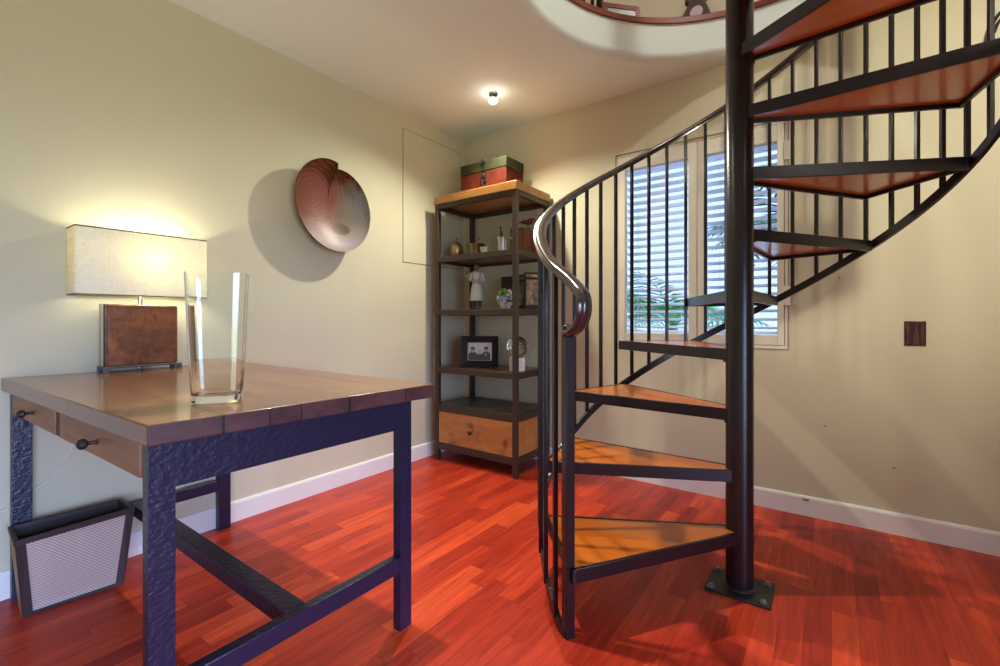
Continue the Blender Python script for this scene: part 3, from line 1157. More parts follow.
def boxring(x0, x1, y0, y1, z0, z1, t_):
    b_ = MB()
    r_ = 0.012
    def rr(x0, x1, y0, y1, r_):
        o = []
        for cx_, cy_, a_ in ((x1 - r_, y1 - r_, 0), (x0 + r_, y1 - r_, 90), (x0 + r_, y0 + r_, 180), (x1 - r_, y0 + r_, 270)):
            for i in range(4):
                an = R_(a_ + 30 * i)
                o.append((cx_ + r_ * math.cos(an), cy_ + r_ * math.sin(an)))
        return o
    o_, i_ = rr(x0, x1, y0, y1, r_), rr(x0 + t_, x1 - t_, y0 + t_, y1 - t_, max(r_ - t_, 0.002))
    b_.loft([[(x, y, z0) for x, y in o_], [(x, y, z1) for x, y in o_], [(x, y, z1) for x, y in i_], [(x, y, z0) for x, y in i_]], closed_path=True)
    return b_
# single sheet of cloth so the bulb shines through it
def sheetring(x0, x1, y0, y1, z0, z1):
    b_ = MB()
    r_ = 0.012
    o = []
    for cx_, cy_, a_ in ((x1 - r_, y1 - r_, 0), (x0 + r_, y1 - r_, 90), (x0 + r_, y0 + r_, 180), (x1 - r_, y0 + r_, 270)):
        for i in range(4):
            an = R_(a_ + 30 * i)
            o.append((cx_ + r_ * math.cos(an), cy_ + r_ * math.sin(an)))
    b_.loft([[(x, y, z0) for x, y in o], [(x, y, z1) for x, y in o]], cap=False)
    return b_
sh = sheetring(SX0, SX1, SY0_, SY1_, SZ0, SZ1).build('lamp_shade', 'linen', lp)
boxring(SX0 - 0.001, SX1 + 0.001, SY0_ - 0.001, SY1_ + 0.001, SZ1 - 0.004, SZ1 + 0.001, 0.004).build('shade_edge', 'shade_trim', sh)
boxring(SX0 - 0.001, SX1 + 0.001, SY0_ - 0.001, SY1_ + 0.001, SZ0 - 0.001, SZ0 + 0.004, 0.004).build('shade_edge', 'shade_trim', sh)
b = MB()
b.bar((SX0, 0.665, 1.15), (SX1, 0.665, 1.15), 0.004, 0.004)
b.bar((-2.336, SY0_, 1.145), (-2.336, SY1_, 1.145), 0.004, 0.004)
b.build('shade_spider', 'chrome', sh)
BULB = Vector((-2.335, 0.688, 1.243))
b = MB()
b.lathe([(0.011, 1.165), (0.013, 1.185), (0.020, 1.205), (0.022, 1.222), (0.018, 1.238), (0.008, 1.246)], (-2.342, 0.665, 0), 18)
b.build('bulb', 'bulb', lp)
cp = [(-2.392, 0.575, 0.735), (-2.392, 0.56, 0.70), (-2.392, 0.50, 0.62), (-2.392, 0.47, 0.555), (-2.392, 0.46, 0.50), (-2.392, 0.44, 0.46), (-2.392, 0.41, 0.41), (-2.392, 0.36, 0.37), (-2.392, 0.30, 0.33), (-2.392, 0.24, 0.31), (-2.392, 0.1, 0.3)]
tag(MB().tube(catmull([Vector(p) for p in cp], 5), 0.0028, 6).build('power_cord', 'cord_plastic', loc=cp[0]), 'thin white lamp cord hanging down the wall behind the desk', 'cord')

# ------------------------------------------------------------------ glass vase
vz = 0.7905
b = MB()
def vring(w, d_, z, r_=0.25, n_=28):
    o = []
    for i in range(n_):
        a_ = 2 * PI * i / n_
        c_, s_ = math.cos(a_), math.sin(a_)
        e = 0.42
        o.append(Vector((d_ / 2 * math.copysign(abs(c_) ** e, c_), w / 2 * math.copysign(abs(s_) ** e, s_), z)))
    return o
outp = [(0.100, 0.055, 0.0), (0.108, 0.062, 0.004), (0.112, 0.064, 0.03), (0.122, 0.068, 0.12), (0.131, 0.072, 0.23), (0.138, 0.076, 0.315), (0.139, 0.077, 0.327)]
inp = [(0.133, 0.071, 0.327), (0.132, 0.070, 0.315), (0.125, 0.066, 0.23), (0.116, 0.062, 0.12), (0.106, 0.058, 0.03), (0.098, 0.05, 0.020), (0.05, 0.03, 0.017)]
b.loft([vring(*x) for x in outp + inp])
vs = b.move(Matrix.Translation((-1.270, 0.522, vz)) @ Matrix.Rotation(R_(-21 - 14), 4, 'Z')).build('glass_vase', 'vase_glass', loc=(-1.270, 0.522, vz), smooth=40)
tag(vs, 'tall clear flared glass vase standing empty on the desk', 'vase')

# ------------------------------------------------------------------ waste basket
wb = thing('waste_basket', (-2.245, 0.435, 0), 'tapered waste basket with woven cane sides and dark leather edges', 'basket')
bot = [(-2.300, 0.305), (-2.195, 0.300), (-2.168, 0.565), (-2.290, 0.560)]
top_ = [(-2.335, 0.286), (-2.156, 0.277), (-2.178, 0.600), (-2.330, 0.598)]
ZB = 0.272
def at_z(i, f):
    return Vector((bot[i][0] + (top_[i][0] - bot[i][0]) * f, bot[i][1] + (top_[i][1] - bot[i][1]) * f, ZB * f))
cen_ = Vector((-2.246, 0.434, 0))
def inward(p, d_):
    v_ = Vector((cen_.x - p.x, cen_.y - p.y, 0))
    return p + Vector((math.copysign(d_, v_.x), math.copysign(d_, v_.y), 0))
for i, (j, mat_) in enumerate(((1, 'basket_side'), (2, 'cane'), (3, 'basket_side'), (0, 'cane'))):
    p = [at_z(i, 0.0), at_z(j, 0.0), at_z(j, 1.0), at_z(i, 1.0)]
    inn = [inward(x, 0.006) for x in p]
    b = MB()
    b.add(p + inn, [(0, 1, 2, 3), (7, 6, 5, 4), (0, 4, 5, 1), (1, 5, 6, 2), (2, 6, 7, 3), (3, 7, 4, 0)])
    b.f = b.f
    sd = b.build('side_panel', mat_, wb, smooth=0)
    # dark lining on the inside face
    ib = MB()
    l1_ = [inward(x, 0.0065) for x in p]
    l2_ = [inward(x, 0.009) for x in p]
    ib.add(l1_ + l2_, [(0, 1, 2, 3), (7, 6, 5, 4), (0, 4, 5, 1), (1, 5, 6, 2), (2, 6, 7, 3), (3, 7, 4, 0)])
    ib.build('lining', 'basket_leather', sd, smooth=0)
for i in range(4):
    b = MB()
    # corner straps: flat bands hugging both faces of each corner
    for k in ((i + 1) % 4, (i - 1) % 4):
        lo, hi = at_z(i, 0.0), at_z(i, 1.0)
        lo2 = lo + (at_z(k, 0) - lo).normalized() * 0.026
        hi2 = hi + (at_z(k, 1) - hi).normalized() * 0.026
        e = [lo, lo2, hi2, hi]
        mid_ = (lo + lo2 + hi + hi2) / 4
        # the thin strap sits 2 mm proud
        dirn = (lo2 - lo).cross(hi - lo).normalized()
        if dirn.dot(mid_ - (cen_ + Vector((0, 0, ZB / 2)))) < 0:
            dirn = -dirn
        if (i in (0, 1) and k in (0, 1)) or (i in (2, 3) and k in (2, 3)):
            continue
        o_ = [x + dirn * 0.0022 for x in e]
        b.hexa(e + o_)
    b.build('corner_strap', 'basket_leather', wb, smooth=0)
b = MB()
for i in range(4):
    p, q = at_z(i, 1.0), at_z((i + 1) % 4, 1.0)
    pi_, qi = inward(p, 0.010), inward(q, 0.010)
    dz = Vector((0, 0, 0.004))
    lowp, lowq = at_z(i, 0.945), at_z((i + 1) % 4, 0.945)
    outd = Vector(((q - p).y, -(q - p).x, 0)).normalized()
    if outd.dot(p - cen_) < 0:
        outd = -outd
    outd *= 0.0026
    b.hexa([lowp + outd, lowq + outd, inward(lowq, 0.010), inward(lowp, 0.010), p + outd + dz, q + outd + dz, qi + dz, pi_ + dz])
b.build('rim', 'basket_leather', wb, bevel=0.002)
b = MB()
for i in (1, 3):
    p, q = at_z(i, 0.0), at_z((i + 1) % 4, 0.0)
    p1, q1 = at_z(i, 0.05), at_z((i + 1) % 4, 0.05)
    outd = Vector(((q - p).y, -(q - p).x, 0)).normalized()
    if outd.dot(p - cen_) < 0:
        outd = -outd
    outd *= 0.0024
    b.hexa([p, q, q + outd, p + outd, p1, q1, q1 + outd, p1 + outd])
b.add([at_z(i, 0.01) for i in range(4)] + [at_z(i, 0.035) for i in range(4)], [(3, 2, 1, 0), (4, 5, 6, 7), (0, 1, 5, 4), (1, 2, 6, 5), (2, 3, 7, 6), (3, 0, 4, 7)])
b.build('bottom', 'basket_leather', wb, smooth=0)

# ------------------------------------------------------------------ bowl on the wall
bc = Vector((-2.302, 1.565, 1.652))
wbowl = thing('wall_bowl', bc, 'large glazed pottery bowl with a notched rim hung on the wall', 'bowl')
def rim_r(a_):
    # a_: angle in the wall plane, 0 = towards the shelf (+Y), 90 = up; radius grows round to the notch near the top
    u_ = (a_ - R_(86)) % (2 * PI) / (2 * PI)       # 0 just past the notch
    rb = 1.0 / math.sqrt((math.cos(a_ - R_(118)) / 0.265) ** 2 + (math.sin(a_ - R_(118)) / 0.239) ** 2)
    return rb * (0.985 + 0.02 * math.sin(PI * u_) - 0.16 * math.exp(-(1 - u_) * 9) - 0.03 * math.exp(-u_ * 40))
def bowl_pt(a_, f, back):
    r_ = rim_r(a_) * f
    dep = -0.082 * (1 - f ** 2.2)
    if back:
        dep -= 0.010 + 0.002 * (1 - f)
        r_ = max(r_ - 0.0, 0)
    curl = 0.006 * max(0.0, f - 0.93) / 0.07
    return bc + Vector((dep + curl, r_ * math.cos(a_), r_ * math.sin(a_)))
N_ = 120
fs_ = [0.06, 0.2, 0.35, 0.5, 0.62, 0.74, 0.84, 0.92, 0.97, 1.0]
angs_ = [R_(86) + 2 * PI * i / (N_ - 1) * 0.9999 for i in range(N_)]
b = MB()
rings_ = [[bowl_pt(a_, f, False) for a_ in angs_] for f in fs_] + [[bowl_pt(a_, f, True) for a_ in angs_] for f in reversed(fs_)]
b.loft(rings_[:len(fs_)], cap=False, mi=0)
# centre of the inside
b.add([r for r in rings_[0]], [tuple(range(N_))], 0)
o0 = len(b.v)
b.loft([rings_[len(fs_) - 1]] + rings_[len(fs_):], cap=False, mi=1)
b.add([r for r in rings_[-1]], [tuple(range(N_))], 1)
b.build('bowl_body', ['glazed', 'bowl_back'], wbowl, smooth=50)
MB().lathe([(0.05, -0.1015), (0.055, -0.094), (0.045, -0.088)], tuple(bc), 24, axis='X').build('foot_ring', 'bowl_back', wbowl)

# ------------------------------------------------------------------ etagere / shelf unit
shx0, shx1, shy0, shy1 = -2.300, -1.600, 2.375, 2.790
su = thing('shelf_unit', (-1.94, 2.58, 0), 'tall open shelf unit with dark metal frame and wood shelves', 'shelf')
pw = 0.031
for x in (shx0, shx1 - pw):
    for y in (shy0, shy1 - pw):
        MB().box(x, x + pw, y, y + pw, 0, 1.818).build('upright', 'shelf_metal', su, bevel=0.002)
def rails(z0, z1):
    b_ = MB()
    b_.box(shx0 + pw, shx1 - pw, shy0 + .001, shy0 + 0.024, z0, z1)
    b_.box(shx0 + pw, shx1 - pw, shy1 - 0.024, shy1 - .001, z0, z1)
    b_.box(shx0 + .001, shx0 + 0.024, shy0 + pw, shy1 - pw, z0, z1)
    b_.box(shx1 - 0.024, shx1 - .001, shy0 + pw, shy1 - pw, z0, z1)
    return b_.build('shelf_rail', 'shelf_metal', su, bevel=0.0015)
MB().box(shx0 - 0.006, shx1 + 0.006, shy0 - 0.006, shy1 + 0.004, 1.818, 1.872).build('top_board', 'shelf_wood', su, bevel=0.003)
rails(1.785, 1.817)
SHZ = {1: 1.448, 2: 1.070, 3: 0.664, 4: 0.402}
for k, m_ in ((1, 'shelf_dark_wood'), (2, 'shelf_dark_wood'), (3, 'shelf_dark_wood'), (4, 'slate')):
    z = SHZ[k]
    rails(z - 0.042 if k != 4 else z - 0.05, z - 0.004)
    MB().box(shx0 + 0.025, shx1 - 0.025, shy0 + 0.025, shy1 - 0.025, z - 0.026, z).build('shelf_board' if k < 4 else 'slate_board', m_, su, bevel=0.002)
rails(0.082, 0.128)
dwr = MB().box(shx0 + pw + 0.002, shx1 - pw - 0.002, shy0 + 0.004, shy0 + 0.024, 0.130, 0.350).build('drawer', 'shelf_drawer', su, bevel=0.002)
MB().lathe([(0.006, 0.0), (0.006, -0.010), (0.013, -0.016), (0.0145, -0.022), (0.010, -0.029), (0.004, -0.031)], (-1.966, shy0 + 0.004, 0.240), 18, axis='Y').build('knob', 'knob_iron', dwr)
MB().box(shx1 - 0.022, shx1 - 0.006, shy0 + pw + 0.002, shy1 - pw - 0.002, 0.130, 0.350).build('side_panel', 'shelf_drawer', su, bevel=0.002)
MB().box(shx0 + 0.006, shx0 + 0.022, shy0 + pw + 0.002, shy1 - pw - 0.002, 0.130, 0.350).build('side_panel', 'shelf_drawer', su, bevel=0.002)
MB().box(shx0 + pw, shx1 - pw, shy1 - 0.022, shy1 - 0.008, 0.130, 0.350).build('back_panel', 'shelf_drawer', su, smooth=0)

# trunk on top
tk = thing('trunk_box', (-1.94, 2.59, 1.872), 'small red wooden chest with green lid and iron latch on top of the shelf', 'box')
tx0, tx1, ty0, ty1, tz = -2.150, -1.756, 2.485, 2.695, 1.8725
MB().box(tx0, tx1, ty0, ty1, tz, 2.020).build('chest_body', 'trunk_red', tk, bevel=0.003)
MB().box(tx0 - 0.003, tx1 + 0.003, ty0 - 0.003, ty1 + 0.003, 2.022, 2.092).build('lid', 'trunk_green', tk, bevel=0.004)
b = MB()
lx = -1.94
b.box(lx - 0.010, lx + 0.010, ty0 - 0.009, ty0 - 0.003, 2.020, 2.085)
b.tube([(lx + 0.013 * math.cos(t_), ty0 - 0.012, 2.083 + 0.012 * math.sin(t_)) for t_ in [2 * PI * i / 12 for i in range(12)]], 0.004, 6, closed=True)
b.box(lx - 0.020, lx + 0.020, ty0 - 0.007, ty0 - 0.0005, 1.945, 2.012)
b.lathe([(0.012, -0.020), (0.016, -0.012), (0.016, -0.004)], (lx, ty0, 1.985), 14, axis='Y')
b.tube([(lx - 0.004, ty0 - 0.012, 1.965), (lx - 0.003, ty0 - 0.02, 1.94), (lx - 0.002, ty0 - 0.012, 1.905)], 0.004, 6)
b.build('latch', 'iron', tk)

# items on the first shelf
z1_ = SHZ[1] + 0.0005
def pot(name, x, y, z, prof_, mat_, label, cat, lid=None, lidmat=None, group=None, n_=24):
    r = thing(name, (x, y, z), label, cat, group)
    MB().lathe([(a_, z + h_) for a_, h_ in prof_], (x, y, 0), n_).build('body', mat_, r)
    return r
G = 'collected mortars and pots on the upper shelf'
p = pot('brass_pot', -2.205, 2.50, z1_, [(0.028, 0), (0.034, 0.004), (0.046, 0.035), (0.048, 0.06), (0.042, 0.085), (0.036, 0.092), (0.030, 0.093)], 'brass', 'rounded brass pot with a knobbed lid on the shelf', 'pot', group=G)
MB().lathe([(0.036, z1_ + 0.093), (0.030, z1_ + 0.102), (0.010, z1_ + 0.108), (0.006, z1_ + 0.114), (0.0105, z1_ + 0.122), (0.012, z1_ + 0.130), (0.006, z1_ + 0.140)], (-2.205, 2.50, 0), 20).build('lid', 'brass', p)
# bronze mortar with a pestle lying in it
def mortar(name, x, y, z, r0, r1, h_, mat_, label, pa, pb, pr_, pm, group=G, twist=False, wide=1.0):
    r = thing(name, (x, y, z), label, 'mortar', group)
    MB().lathe([(r0 * 0.8, z), (r0 * 0.95, z + 0.004), (r0, z + h_ * 0.2), (r1 * 0.92, z + h_ * 0.8), (r1 * 1.08, z + h_ * 0.95), (r1 * 1.10, z + h_), (r1 * 0.95, z + h_), (r1 * 0.85, z + h_ * 0.8), (r0 * 0.7, z + h_ * 0.2), (0.005, z + h_ * 0.15)], (x, y, 0), 24).build('cup', mat_, r)
    b_ = MB()
    A_, B_ = Vector(pa), Vector(pb)
    pts, rad = [], []
    for i in range(13):
        t_ = i / 12
        pts.append(A_.lerp(B_, t_))
        if twist:
            rad.append(pr_ * (0.75 + 0.35 * math.sin(t_ * 4 * PI)) if t_ > 0.3 else pr_)
        else:
            rad.append(pr_ * (1.35 - 0.9 * t_ + (0.45 if t_ > 0.9 else 0)))
    b_.tube(pts, rad, 10)
    b_.build('pestle', pm, r)
    return r
mortar('mortar', -2.027, 2.50, z1_, 0.046, 0.060, 0.078, 'bronze', 'wide dark bronze mortar beside the rear upright', (-2.03, 2.50, z1_ + 0.03), (-2.0, 2.50, z1_ + 0.125), 0.012, 'bronze')
mortar('mortar', -1.920, 2.46, z1_, 0.022, 0.031, 0.042, 'porcelain', 'tiny pale mortar with a thin slanting pestle', (-1.925, 2.46, z1_ + 0.015), (-1.842, 2.46, z1_ + 0.088), 0.006, 'pewter')
mortar('mortar', -1.768, 2.46, z1_, 0.032, 0.036, 0.092, 'pewter', 'tall grey pewter mortar with a twisted upright pestle', (-1.768, 2.46, z1_ + 0.03), (-1.783, 2.46, z1_ + 0.166), 0.009, 'iron', twist=True)
MB().lathe([(0.006, 0), (0.006, 0.04)], (-1.730, 2.46, z1_ + 0.082), 10, axis='X').build('handle', 'pewter', bpy.data.objects['mortar.002'])

# drawer box with bird
bx = thing('drawer_box', (-1.717, 2.645, z1_), 'small red-brown wooden drawer box with two white knobs', 'box')
MB().box(-1.772, -1.662, 2.556, 2.735, z1_, z1_ + 0.166).build('case', 'red_wood', bx, bevel=0.002)
for z in (z1_ + 0.012, z1_ + 0.085):
    d_ = MB().box(-1.765, -1.669, 2.550, 2.5565, z, z + 0.066).build('drawer', 'brown_wood', bx, bevel=0.001)
    MB().lathe([(0.004, 0.0), (0.004, -0.006), (0.0095, -0.010), (0.0095, -0.016), (0.004, -0.019)], (-1.705, 2.550, z + 0.032), 14, axis='Y').build('knob', 'knob_white', d_)
bz = z1_ + 0.1665
bd_ = thing('bird_figurine', (-1.680, 2.64, bz), 'dark red carved bird with a long beak standing on the drawer box', 'figurine')
b = MB()
path_ = [Vector((-1.630, 2.64, bz + 0.062)), Vector((-1.645, 2.64, bz + 0.062)), Vector((-1.665, 2.64, bz + 0.055)), Vector((-1.685, 2.64, bz + 0.047)), Vector((-1.702, 2.64, bz + 0.050)), Vector((-1.716, 2.64, bz + 0.052)), Vector((-1.735, 2.64, bz + 0.048)), Vector((-1.768, 2.64, bz + 0.044))]
b.tube(path_, [0.006, 0.014, 0.021, 0.020, 0.014, 0.013, 0.005, 0.0015], 12)
M_ = Matrix.Translation((-1.68, 2.64, 0)) @ Matrix.Rotation(R_(20), 4, 'Z') @ Matrix.Translation((1.68, -2.64, 0))
b.move(M_)
b.build('bird_body', 'red_wood', bd_)
MB().lathe([(0.020, bz), (0.018, bz + 0.004), (0.004, bz + 0.007), (0.0035, bz + 0.042)], (-1.682, 2.64, 0), 14).build('stand', 'red_wood', bd_)

# second shelf: chef figurine, flowers, books
z2_ = SHZ[2] + 0.0005
cf = thing('chef_figurine', (-2.066, 2.56, z2_), 'statuette of a person in a long white apron holding a bottle', 'figurine')
fx, fy, fz = -2.066, 2.56, z2_
# body as one continuous skinned surface
S_ = 0.332 / 1.78
vv = {'pel': (0, 0, 0.95), 'bel': (0, -.02, 1.10), 'che': (0, 0, 1.32), 'nec': (0, 0, 1.50), 'hea': (0, -.02, 1.62), 'top': (0, 0, 1.72),
      'ls': (-.19, 0, 1.40), 'le': (-.27, -.03, 1.12), 'lh': (-.33, -.20, 1.24), 'lf': (-.34, -.24, 1.30),
      'rs': (.19, 0, 1.40), 're': (.29, .0, 1.10), 'rh': (.18, -.19, 1.03), 'rf': (.12, -.22, 1.02),
      'lhip': (-.09, 0, .9), 'lk': (-.10, -.02, .5), 'la': (-.11, 0, .09), 'lt': (-.13, -.16, .045),
      'rhip': (.09, 0, .9), 'rk': (.10, -.02, .5), 'ra': (.11, 0, .09), 'rt': (.14, -.16, .045)}
ed = [('pel', 'bel'), ('bel', 'che'), ('che', 'nec'), ('nec', 'hea'), ('hea', 'top'), ('che', 'ls'), ('ls', 'le'), ('le', 'lh'), ('lh', 'lf'), ('che', 'rs'), ('rs', 're'), ('re', 'rh'), ('rh', 'rf'),
      ('pel', 'lhip'), ('lhip', 'lk'), ('lk', 'la'), ('la', 'lt'), ('pel', 'rhip'), ('rhip', 'rk'), ('rk', 'ra'), ('ra', 'rt')]
rad = {'pel': .15, 'bel': .15, 'che': .15, 'nec': .055, 'hea': .10, 'top': .075, 'ls': .07, 'le': .055, 'lh': .042, 'lf': .03, 'rs': .07, 're': .055, 'rh': .042, 'rf': .03,
       'lhip': .09, 'lk': .065, 'la': .05, 'lt': .04, 'rhip': .09, 'rk': .065, 'ra': .05, 'rt': .04}
names = list(vv)
me = bpy.data.meshes.new('figure_body')
rotf = Matrix.Rotation(R_(30), 4, 'Z')
me.from_pydata([tuple((rotf @ Vector(vv[n_])) * S_) for n_ in names], [(names.index(a_), names.index(b_)) for a_, b_ in ed], [])
fo = bpy.data.objects.new('figure_body', me)
col.objects.link(fo)
fo.parent = cf
sk = fo.modifiers.new('skin', 'SKIN')
for i, n_ in enumerate(names):
    me.skin_vertices[0].data[i].radius = (rad[n_] * S_, rad[n_] * S_)
me.skin_vertices[0].data[0].use_root = True
sk.use_smooth_shade = True
fo.modifiers.new('sub', 'SUBSURF').levels = 2
fo.modifiers['sub'].render_levels = 2
me.materials.append(MATS['figure_body'])
def fig(p_):
    return rotf @ (Vector(p_) * S_) + Vector((fx, fy, fz))
def fig_lathe(prof_, ex=1.0, ey=1.0, n_=24, c_=(0, 0)):
    b_ = MB()
    for_r = []
    for r_, z_ in prof_:
        for_r.append([fig((c_[0] + r_ * ex * math.cos(2 * PI * i / n_) * (1 + 0.05 * math.sin(6 * 2 * PI * i / n_) * (1 if z_ < 0.9 else 0)), c_[1] + r_ * ey * math.sin(2 * PI * i / n_), z_)) for i in range(n_)])
    b_.loft(for_r)
    return b_
fig_lathe([(0.235, 0.34), (0.235, 0.36), (0.215, 0.6), (0.185, 0.85), (0.155, 1.02), (0.165, 1.12), (0.185, 1.30), (0.165, 1.42), (0.10, 1.475), (0.07, 1.49)], 1.08, 0.85).build('apron', 'coat_white', cf)
b = MB()
for s_ in ('l', 'r'):
    b.tube([fig(vv[s_ + 's']), fig(vv[s_ + 'e']), fig(Vector(vv[s_ + 'e']).lerp(Vector(vv[s_ + 'h']), 0.75))], [0.080 * S_, 0.066 * S_, 0.056 * S_], 12)
b.build('sleeves', 'coat_white', cf)
b = MB()
for s_ in ('l', 'r'):
    b.tube([fig((vv[s_ + 'k'][0], 0, .42)), fig((vv[s_ + 'a'][0], 0, .1))], [0.085 * S_, 0.075 * S_], 12)
    b.ball(fig((vv[s_ + 'a'][0] * 1.1, -.09, .045)), 0.07 * S_, 12, 8, 0.8, 1.7, 0.62)
b.build('trousers_and_shoes', 'figure_dark', cf)
b = MB()
b.ball(fig((0, -.02, 1.625)), 0.098 * S_, 14, 10, 0.88, 1.0, 1.2)
b.ball(fig((0, -.125, 1.61)), 0.020 * S_, 8, 6)
for s_ in (-1, 1):
    b.ball(fig((s_ * .088, -.01, 1.62)), 0.022 * S_, 8, 6)
b.build('face', 'figure_skin', cf)
b = MB()
b.ball(fig((0, .012, 1.69)), 0.118 * S_, 14, 10, 0.98, 1.05, 0.85)
b.ball(fig((0, -.085, 1.555)), 0.055 * S_, 10, 8, 1.0, 0.7, 0.9)
b.ball(fig((0, -.03, 1.475)), 0.06 * S_, 10, 8, 1.3, 0.9, 0.5)
b.build('hair', 'figure_dark', cf)
bt = Vector(vv['lf'])
b = MB()
b.lathe([(0.030 * S_, 0), (0.036 * S_, 0.01), (0.036 * S_, 0.04), (0.012 * S_, 0.055), (0.012 * S_, 0.075)], tuple(fig((bt.x - .02, bt.y - .03, 1.18))), 12)
b.build('bottle', 'bronze', cf)

# colourful paper flower bunch in a small bowl
fl = thing('flower_bowl', (-1.770, 2.50, z2_), 'bunch of bright paper petals in a small white bowl', 'flowers')
MB().lathe([(0.020, z2_), (0.030, z2_ + 0.004), (0.042, z2_ + 0.030), (0.050, z2_ + 0.045), (0.046, z2_ + 0.045), (0.036, z2_ + 0.028), (0.006, z2_ + 0.018)], (-1.770, 2.50, 0), 20).build('bowl', 'petal_white', fl)
pc = ['petal_green', 'petal_yellow', 'petal_teal', 'petal_white', 'petal_pink', 'petal_red', 'petal_violet']
rnd = random.Random(11)
b = MB()
for i in range(74):
    u_ = rnd.uniform(0, 2 * PI)
    v_ = rnd.uniform(0.0, 1.0)
    rr_ = 0.060 * math.sin(PI * (0.15 + 0.75 * v_))
    c_ = Vector((-1.770 + 0.95 * rr_ * math.cos(u_), 2.50 + 0.85 * rr_ * math.sin(u_), z2_ + 0.025 + 0.105 * v_))
    nrm_ = Vector((math.cos(u_), math.sin(u_), (v_ - 0.4) * 1.6)).normalized()
    a1_ = nrm_.cross(Vector((0, 0, 1))).normalized()
    a2_ = nrm_.cross(a1_)
    sz = rnd.uniform(0.012, 0.022)
    tw = rnd.uniform(0, PI)
    e1 = (a1_ * math.cos(tw) + a2_ * math.sin(tw)) * sz
    e2 = (a2_ * math.cos(tw) - a1_ * math.sin(tw)) * sz * 0.7
    h_ = c_.z - z2_
    if h_ > 0.085:
        mi = rnd.choice((0, 0, 0, 1, 2))
    elif h_ > 0.06:
        mi = rnd.choice((2, 2, 3, 0))
    else:
        mi = rnd.choice((4, 4, 5, 6, 3))
    if math.cos(u_) > 0.5:
        mi = rnd.choice((6, 4, 3, mi))
    b.add([c_ - e1, c_ + e2 + nrm_ * 0.006, c_ + e1, c_ - e2 + nrm_ * 0.006, c_ + nrm_ * 0.012], [(0, 1, 4), (1, 2, 4), (2, 3, 4), (3, 0, 4), (3, 2, 1, 0)], mi)
tag(b.build('petals', pc, fl, smooth=0), kind='stuff')

# books standing behind, turned a little
GB = 'books at the right end of the shelf'
def book(x, y, w, h_, th, rot, cover, label, art=None):
    r = thing('book', (x, y, z2_), label, 'book', GB)
    M__ = Matrix.Translation((x, y, z2_)) @ Matrix.Rotation(R_(rot), 4, 'Z')
    b_ = MB()
    b_.box(0, w, 0, 0.003, 0, h_)
    b_.box(0, w, th - 0.003, th, 0, h_)
    b_.box(-0.003, 0.0, 0, th, 0, h_)
    b_.move(M__).build('cover', cover, r, bevel=0.0008)
    b_ = MB().box(0.0005, w - 0.004, 0.0035, th - 0.0035, 0.004, h_ - 0.004).move(M__)
    b_.build('pages', 'pages', r, smooth=0)
    if art:
        b_ = MB().box(w * 0.1, w * 0.9, -0.0008, 0.0, h_ * 0.12, h_ * 0.80)
        b_.box(w * 0.1, w * 0.9, -0.0008, 0.0, h_ * 0.87, h_ * 0.95)
        b_.move(M__).build('cover_art', art, r, smooth=0)
    return r
book(-1.930, 2.675, 0.140, 0.236, 0.022, 3, 'book_dark', 'plain dark brown book behind the paper flowers')
book(-1.785, 2.660, 0.085, 0.240, 0.022, 8, 'book_dark', 'dark book with a green picture cover, second from the right', 'book_green')
book(-1.697, 2.625, 0.100, 0.252, 0.020, 46, 'book_dark', 'book with a golden brown picture cover, rightmost on the shelf', 'book_gold')

# third shelf: photo frame and crystal ball
z3_ = SHZ[3] + 0.0005
def cam_local(x, y, z, rotdeg, lean=0.0):
    return Matrix.Translation((x, y, z)) @ Matrix.Rotation(R_(rotdeg), 4, 'Z') @ Matrix.Rotation(R_(lean), 4, 'X')
pf = thing('photo_frame', (-2.015, 2.53, z3_), 'black photo frame with a grey print of three people on the shelf', 'picture frame')
M_ = cam_local(-2.015, 2.53, z3_, 34, -7)
b = MB()
w, h_, bw, d_ = 0.262, 0.218, 0.048, 0.02
def mitre(b_, w, h_, bw, y0, y1, drop):
    o_ = [(-w / 2, 0), (w / 2, 0), (w / 2, h_), (-w / 2, h_)]
    i_ = [(-w / 2 + bw, bw), (w / 2 - bw, bw), (w / 2 - bw, h_ - bw), (-w / 2 + bw, h_ - bw)]
    for k in range(4):
        j = (k + 1) % 4
        (ax, az_), (bx_, bz_), (cx_, cz_), (dx_, dz_) = o_[k], o_[j], i_[j], i_[k]
        b_.hexa([(ax, y1, az_), (bx_, y1, bz_), (cx_, y1, cz_), (dx_, y1, dz_), (ax, y0, az_), (bx_, y0, bz_), (cx_, y0 + drop, cz_), (dx_, y0 + drop, dz_)])
mitre(b, w, h_, bw, -d_, 0, 0.008)
b.move(M_).build('frame', 'black_frame', pf, bevel=0.001)
b = MB()
b.box(-w / 2 + bw - 0.003, w / 2 - bw + 0.003, -0.0135, -0.0125, bw - 0.003, bw)
b.box(-w / 2 + bw - 0.003, w / 2 - bw + 0.003, -0.0135, -0.0125, h_ - bw, h_ - bw + 0.003)
b.box(w / 2 - bw, w / 2 - bw + 0.003, -0.0135, -0.0125, bw, h_ - bw)
b.box(-w / 2 + bw - 0.003, -w / 2 + bw, -0.0135, -0.0125, bw, h_ - bw)
b.move(M_).build('inner_lip', 'silver_lip', pf, smooth=0)
b = MB()
b.box(-w / 2 + bw, w / 2 - bw, -0.006, -0.004, bw, h_ - bw, 0)
def disc(cx_, cz_, rx, rz, y, mi, n_=18, a0=0, a1=2 * PI):
    pts = [(cx_ + rx * math.cos(a0 + (a1 - a0) * i / n_), y, cz_ + rz * math.sin(a0 + (a1 - a0) * i / n_)) for i in range(n_)]
    b.add(pts, [tuple(range(n_))], mi)
